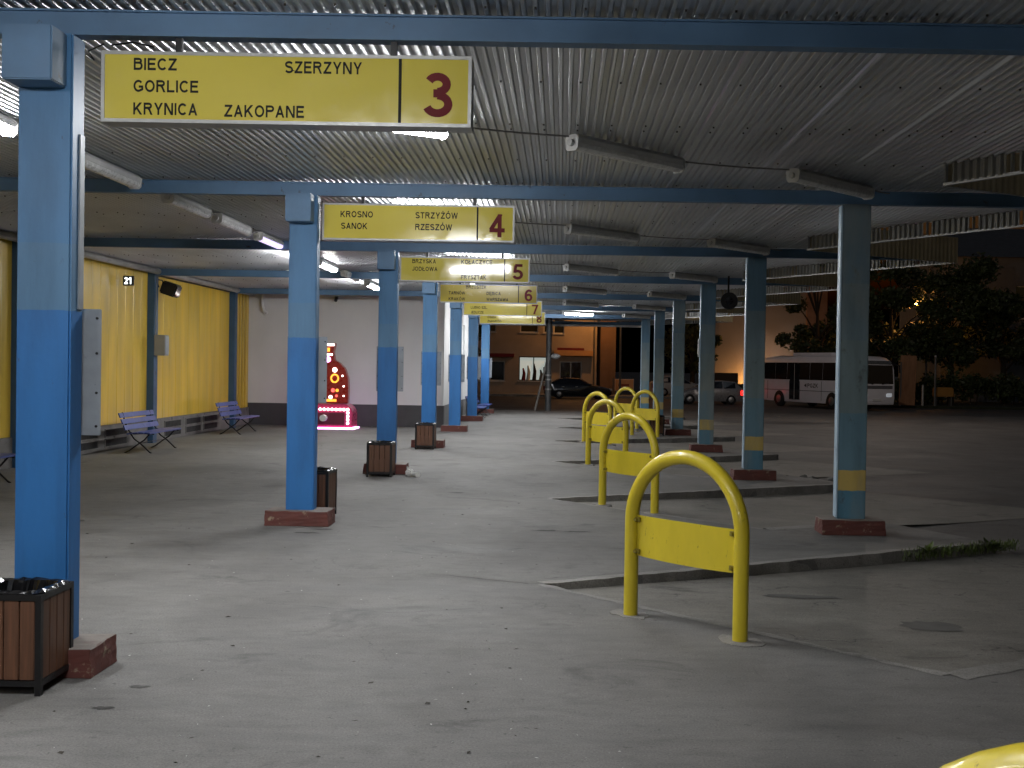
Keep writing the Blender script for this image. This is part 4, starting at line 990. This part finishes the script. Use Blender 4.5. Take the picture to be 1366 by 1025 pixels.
# added low lamp, stands in for headlights shining on the grey building
t = thing('glow_lamp', 'added low lamp casting the warm glow at the foot of the grey building', 'floodlight', (16.2, 93.6, 0))
MB().box(-.16, .16, -.06, .06, .5, .74).build('case', M_blk, t, bevel=.02); MB().tube([(0, 0, 0), (0, 0, .5)], .04, 8).build('stand', M_steel, t)
MB().box(-.13, .13, .062, .07, .53, .71).build('lens', em('glow lamp lens', (1, .5, .16, 1), 25), t)
ld = bpy.data.lights.new('glow_light', 'POINT'); ld.energy = 260; ld.color = (1, .45, .12); ld.shadow_soft_size = .15
lo = bpy.data.objects.new('glow_light', ld); col.objects.link(lo); lo.parent = t; lo.location = (0, .3, .65)

# ------------------------------------------------------------------ trees and hedge
M_bark = pm('bark', (.035, .026, .018, 1), .9, bmp=.4, bscale=20)
def leaf_mat(name, c):
    m, nt, b = base_nodes(name); MATS[name] = m
    n1 = noise(nt, pos(nt), 1.3, 4)
    nt.links.new(mixc(nt, 1.0, c, ramp(nt, n1, [(.3, grey(.55)), (.7, grey(1.35))]), 'MULTIPLY'), b.inputs['Base Color'])
    b.inputs['Roughness'].default_value = .55; b.inputs['Transmission Weight'].default_value = 0
    return m
M_leaf = leaf_mat('dark leaves', (.045, .062, .018, 1)); M_weed = leaf_mat('weed leaves', (.10, .14, .03, 1))
def leaves(centres, rads, n, size, r_):
    c = np.array(centres); rr = np.array(rads); i = r_.integers(0, len(c), n)
    d = r_.normal(size=(n, 3)); d /= np.linalg.norm(d, axis=1)[:, None]
    p = c[i] + d * (rr[i] * r_.random(n) ** .45)[:, None] * np.array([1, 1, .8])
    a = r_.normal(size=(n, 3)); a /= np.linalg.norm(a, axis=1)[:, None]
    b = np.cross(a, r_.normal(size=(n, 3))); b /= np.linalg.norm(b, axis=1)[:, None]
    s = (size * r_.uniform(.6, 1.4, n))[:, None]
    V = np.stack([p - a * s, p + b * s * .5, p + a * s, p - b * s * .5], 1).reshape(-1, 3)
    return V, np.arange(4 * n).reshape(-1, 4)
def tree(label, loc, h, cr, seed, n=9000, size=.16, low=.25):
    r_ = np.random.default_rng(seed); rp = random.Random(seed)
    t = thing('broadleaf_tree', label, 'tree', loc, 0, 'dark trees beyond the yard')
    tr = MB(); top = (rp.uniform(-.4, .4), rp.uniform(-.4, .4), h * .8)
    tr.tube([(0, 0, -.1), (top[0] * .2, top[1] * .2, h * .25), (top[0] * .6, top[1] * .6, h * .55), top], [.24, .19, .12, .04], 10)
    cs, rs = [], []
    for i in range(18):
        z = h * rp.uniform(low, .88); a = rp.uniform(0, 6.28); q = (z / h - low) / (1 - low); w = cr * math.sin(math.pi * min(.95, .18 + .75 * q)) * rp.uniform(.45, 1)
        e = (w * math.cos(a), w * math.sin(a), z + rp.uniform(.1, .8)); s = (top[0] * z / h * .8, top[1] * z / h * .8, z * .72)
        tr.tube([s, ((s[0] + e[0]) / 2, (s[1] + e[1]) / 2, (s[2] + e[2]) / 2 + .15), e], [.075, .05, .02], 6)
        cs.append(e); rs.append(rp.uniform(.5, 1.0) * cr * .42)
        for _ in range(2): cs.append((e[0] + rp.uniform(-1, 1) * cr * .3, e[1] + rp.uniform(-1, 1) * cr * .3, e[2] + rp.uniform(-.6, .6))); rs.append(rp.uniform(.25, .6) * cr * .4)
    tr.build('trunk', M_bark, t, smooth=True)
    V, F = leaves(cs, rs, n, size, r_)
    me = bpy.data.meshes.new('crown'); me.from_pydata(V.tolist(), [], F.tolist()); me.materials.append(M_leaf); obj('crown', me, t)
    return t
tree('dark tree rising behind the coach roof', (17.3, 76, 0), 9.5, 2.6, 11)
tree('dark tree right of the coach, left of the lamp lit foliage', (21.4, 73.0, 0), 9.5, 3.2, 12, 12000)
tree('tall dark tree with lamp lit leaves near the right edge', (25.4, 73.2, 0), 10.0, 3.6, 13, 20000)
tree('dark tree at the right edge in front of the dim house', (29.8, 75.5, 0), 7.2, 2.8, 14)
tree('low dark tree left of the grey building', (10.9, 93, 0), 6.5, 2.2, 16, 6000)
tree('dark tree against the left part of the ochre house', (-6.2, 81.5, 0), 7.0, 1.9, 17, 6000)
rg = np.random.default_rng(5)
t = thing('hedge', 'dark hedge along the far edge of the yard under the trees', 'hedge', (0, 0, 0))
cs = [(x + rg.uniform(-.4, .4), 71.5 + rg.uniform(-.6, .6), rg.uniform(.4, 1.7)) for x in np.linspace(19.5, 46, 90)]
V, F = leaves(cs, [rg.uniform(.5, .9) for _ in cs], 16000, .13, rg)
me = bpy.data.meshes.new('foliage'); me.from_pydata(V.tolist(), [], F.tolist()); me.materials.append(M_leaf); obj('foliage', me, t)
st = MB()
for i in range(0, 90, 3): st.tube([(cs[i][0], cs[i][1], -.05), (cs[i][0] + .1, cs[i][1], 1.2)], [.04, .015], 5)
st.build('stems', M_bark, t)

# ------------------------------------------------------------------ weeds on the kerb finger
def blades(n, area, h, w, seed, name):
    r_ = np.random.default_rng(seed); V = []; F = []
    for i in range(n):
        x, y, z = area(r_); a = r_.uniform(0, 6.28); hh = h * r_.uniform(.4, 1.2); lean = r_.uniform(.1, .9) * hh
        dx, dy = math.cos(a), math.sin(a); px, py = -dy * w, dx * w; o = len(V)
        V += [(x - px, y - py, z), (x + px, y + py, z), (x + dx * lean * .4 + px, y + dy * lean * .4 + py, z + hh * .65), (x + dx * lean * .4 - px, y + dy * lean * .4 - py, z + hh * .65), (x + dx * lean, y + dy * lean, z + hh)]
        F += [(o, o + 1, o + 2, o + 3), (o + 3, o + 2, o + 4)]
    me = bpy.data.meshes.new(name); me.from_pydata(V, [], F); me.materials.append(M_weed); return obj(name, me)
K1 = KP(1)
def along(r_):
    s = 4.55 + 1.9 * r_.random() ** .8; p = K1 + DB * s + Vector((DB.y, -DB.x)) * r_.normal(.02, .03)
    return p.x, p.y, -.12 + .10 * r_.random()
tag(blades(800, along, .075, .005, 1, 'kerb_grass'), 'green grass and weeds growing along the kerb at the right', 'grass', kind='stuff')
def tuft(cx, cy, s): return lambda r_: (cx + r_.normal(0, s), cy + r_.normal(0, s), 0.0)
def weed(label, cx, cy, z, n, ln, seed):
    rr = random.Random(seed); t = thing('weed_plant', label, 'plant', (cx, cy, z), 0, 'weeds on the kerb'); m = MB()
    for i in range(n):
        a = rr.uniform(0, 6.28); l = ln * rr.uniform(.5, 1.1); w = l * .16; e = rr.uniform(.3, 1.1)
        d = Vector((math.cos(a) * math.cos(e), math.sin(a) * math.cos(e), math.sin(e))); s = Vector((-math.sin(a), math.cos(a), 0)) * w
        m.add([(0, 0, 0), d * l * .5 + s, d * l + Vector((0, 0, -l * .15)), d * l * .5 - s], [(0, 1, 2, 3)])
    m.build('leaf_rosette', M_weed, t)
q = K1 + DB * 4.95 + Vector((DB.y, -DB.x)) * .05
weed('broad leaved weed on the kerb edge right of the nearest teal pillar', q.x, q.y, -.03, 12, .19, 1)
q = K1 + DB * 6.0 + Vector((DB.y, -DB.x)) * .03
weed('bright grassy weed at the right end of the kerb', q.x, q.y, -.06, 26, .17, 2)
weed('dark low weed on the finger of paving near the right edge', 4.95, 13.35, -.12, 22, .16, 3)

# ------------------------------------------------------------------ pits, repair patches and cracks in the paving
M_pit = pm('broken asphalt', (.075, .072, .068, 1), .9, 0, .5, 12, bmp=.8, bscale=60)
M_patch = pm('tarred patch', (.115, .111, .102, 1), .85, 0, .35, 6, bmp=.5, bscale=90)
pr_ = random.Random(21)
def blot(name, x, y, rx, ry, m, z=.0035, n=18, jag=.35):
    P = []
    for i in range(n):
        a = 2 * math.pi * i / n; k = 1 + pr_.uniform(-jag, jag); P.append((x + rx * k * math.cos(a), y + ry * k * math.sin(a)))
    Z = [z] * n
    if z < 0:      # on the sloping apron of the first bay
        K, C = KP(1), CP(1); d = C - K; det = d.x * DB.y - d.y * DB.x; Z = []
        for px, py in P:
            q = Vector((px, py)) - K; u = (q.x * DB.y - q.y * DB.x) / det; v = (d.x * q.y - d.y * q.x) / det / 6.2
            zz = -.060 * (1 - u) - .006 * u; w_ = min(1, v * 1.8); Z.append(zz * (1 - w_) - .121 * w_ + .010 * math.sin(5 * u + 3.1 * v + 1) * v * (1 - v) + .005)
    tag(MB().add([(px, py, zz) for (px, py), zz in zip(P, Z)], [tuple(range(n))]).build(name, m), kind='structure')
for x, y, rx, ry in ((-2.55, 6.85, .07, .03), (-2.6, 6.42, .06, .03), (-2.95, 13.2, .14, .05), (-2.83, 13.5, .12, .05), (-.15, 13.7, .16, .05), (.22, 13.65, .14, .05), (-1.6, 17.6, .12, .06), (-.35, 5.35, .12, .05), (-6.0, 13.9, .2, .08)):
    blot('floor_pit', x, y, rx, ry, M_pit)
for x, y, rx, ry in ((3.05, 9.15, .24, .22), (2.25, 10.35, .34, .09)):
    p = Vector((x, y)) - KP(1); blot('bay_stain', x, y, rx, ry, M_patch, -1, 18, .2)
def crack(pts, w, z, m=M_pit):
    P = []
    for a, b in zip(pts[:-1], pts[1:]):
        n = max(3, int(math.dist(a, b) / .07))
        for i in range(n): P.append((a[0] + (b[0] - a[0]) * i / n + pr_.uniform(-.018, .018), a[1] + (b[1] - a[1]) * i / n + pr_.uniform(-.018, .018)))
    L_ = []; R_ = []
    for i, p in enumerate(P):
        ww = w * pr_.uniform(.3, 1.2); d = Vector((P[min(i + 1, len(P) - 1)][0] - P[max(i - 1, 0)][0], P[min(i + 1, len(P) - 1)][1] - P[max(i - 1, 0)][1])).normalized()
        L_.append((p[0] - d.y * ww, p[1] + d.x * ww, z)); R_.append((p[0] + d.y * ww, p[1] - d.x * ww, z))
    n = len(P); tag(MB().add(L_ + R_, [(i, n + i, n + i + 1, i + 1) for i in range(n - 1)]).build('floor_crack', m), kind='structure')
crack([(-.25, 10.32), (-.9, 10.6), (-1.3, 10.75)], .008, .004)
crack([(-.12, 10.55), (.8, 10.95), (1.3, 11.2)], .009, .011)
crack([(-.1, 17.1), (-1.1, 17.3)], .010, .004)
crack([(-4.6, 6.1), (-3.9, 5.5), (-3.2, 5.35), (-2.3, 4.9)], .006, .004)
crack([(-2.4, 9.3), (-1.3, 9.0), (-.6, 9.25)], .005, .004)
crack([(1.35, 13.2), (2.3, 12.9), (2.9, 12.75)], .007, .004)
crack([(-6.8, 17.5), (-5.2, 16.9), (-4.0, 17.2)], .008, .004)

# ------------------------------------------------------------------ litter
t = thing('crumpled_paper', 'crumpled white paper cup lying by the third blue pillar', 'litter', (-2.68, 20.1, 0), R(-30))
bm = bmesh.new(); bmesh.ops.create_icosphere(bm, subdivisions=3, radius=.075)
rr = random.Random(2)
for v in bm.verts: v.co = Vector((v.co.x * 1.0, v.co.y * .8, v.co.z * .9 + .065)) + Vector((rr.uniform(-1, 1), rr.uniform(-1, 1), rr.uniform(-1, 1))) * .012
me = bpy.data.meshes.new('crumple'); bm.to_mesh(me); bm.free(); me.materials.append(pm('white paper', (.62, .62, .6, 1), .6)); obj('crumple', me, t)
MB().tube([(.05, .02, .035), (.22, -.05, .045)], [.035, .05], 10).build('cup', MATS['white paper'], t, smooth=True)
MB().add([(-.06, .0, .02), (.0, -.05, .0), (-.02, .04, .15), (-.10, .05, .17)], [(0, 1, 2, 3)]).build('flap', MATS['white paper'], t)
def bits(name, label, n, m, smin, smax, seed):
    r_ = random.Random(seed); mb = MB()
    for i in range(n):
        y = 3.6 + 24 * r_.random() ** 1.6; x = r_.uniform(-.42, .12) * y * 1.1
        if x > .2 and y > 6: x = -x
        a = r_.uniform(0, 3.14); l = r_.uniform(smin, smax); w = l * r_.uniform(.3, .7); c, s = math.cos(a), math.sin(a); h = r_.uniform(.002, .008)
        P = [(x - c * l, y - s * l, .002), (x + s * w, y - c * w, h), (x + c * l, y + s * l, .003), (x - s * w, y + c * w, h * 1.2)]
        mb.add(P + [(x, y, .0015)], [(0, 1, 2, 3), (1, 0, 4), (2, 1, 4), (3, 2, 4), (0, 3, 4)])
    tag(mb.build(name, m), label, 'litter', kind='stuff')
bits('dark_debris', 'tiny dark leaf scraps scattered over the platform floor', 110, pm('leaf scrap', (.03, .022, .014, 1), .8), .010, .030, 1)
bits('pale_debris', 'tiny pale paper scraps and cigarette ends on the platform floor', 220, pm('paper scrap', (.5, .49, .46, 1), .7), .005, .014, 2)
# broken kerb rubble by the second teal pillar
t = thing('rubble_pile', 'broken kerb pieces beyond the second teal pillar', 'rubble', (4.5, 21.6, -.12))
for i in range(7):
    o = MB().box(-.09, .09, -.06, .06, -.04, .04).build('kerb_piece', M_kerb, t, (random.uniform(-.6, .9), random.uniform(-.3, .3), .05), bevel=.015); o.rotation_euler = (random.uniform(-.4, .4), random.uniform(-.4, .4), random.uniform(0, 3)); o.scale = (random.uniform(.6, 1.5),) * 3
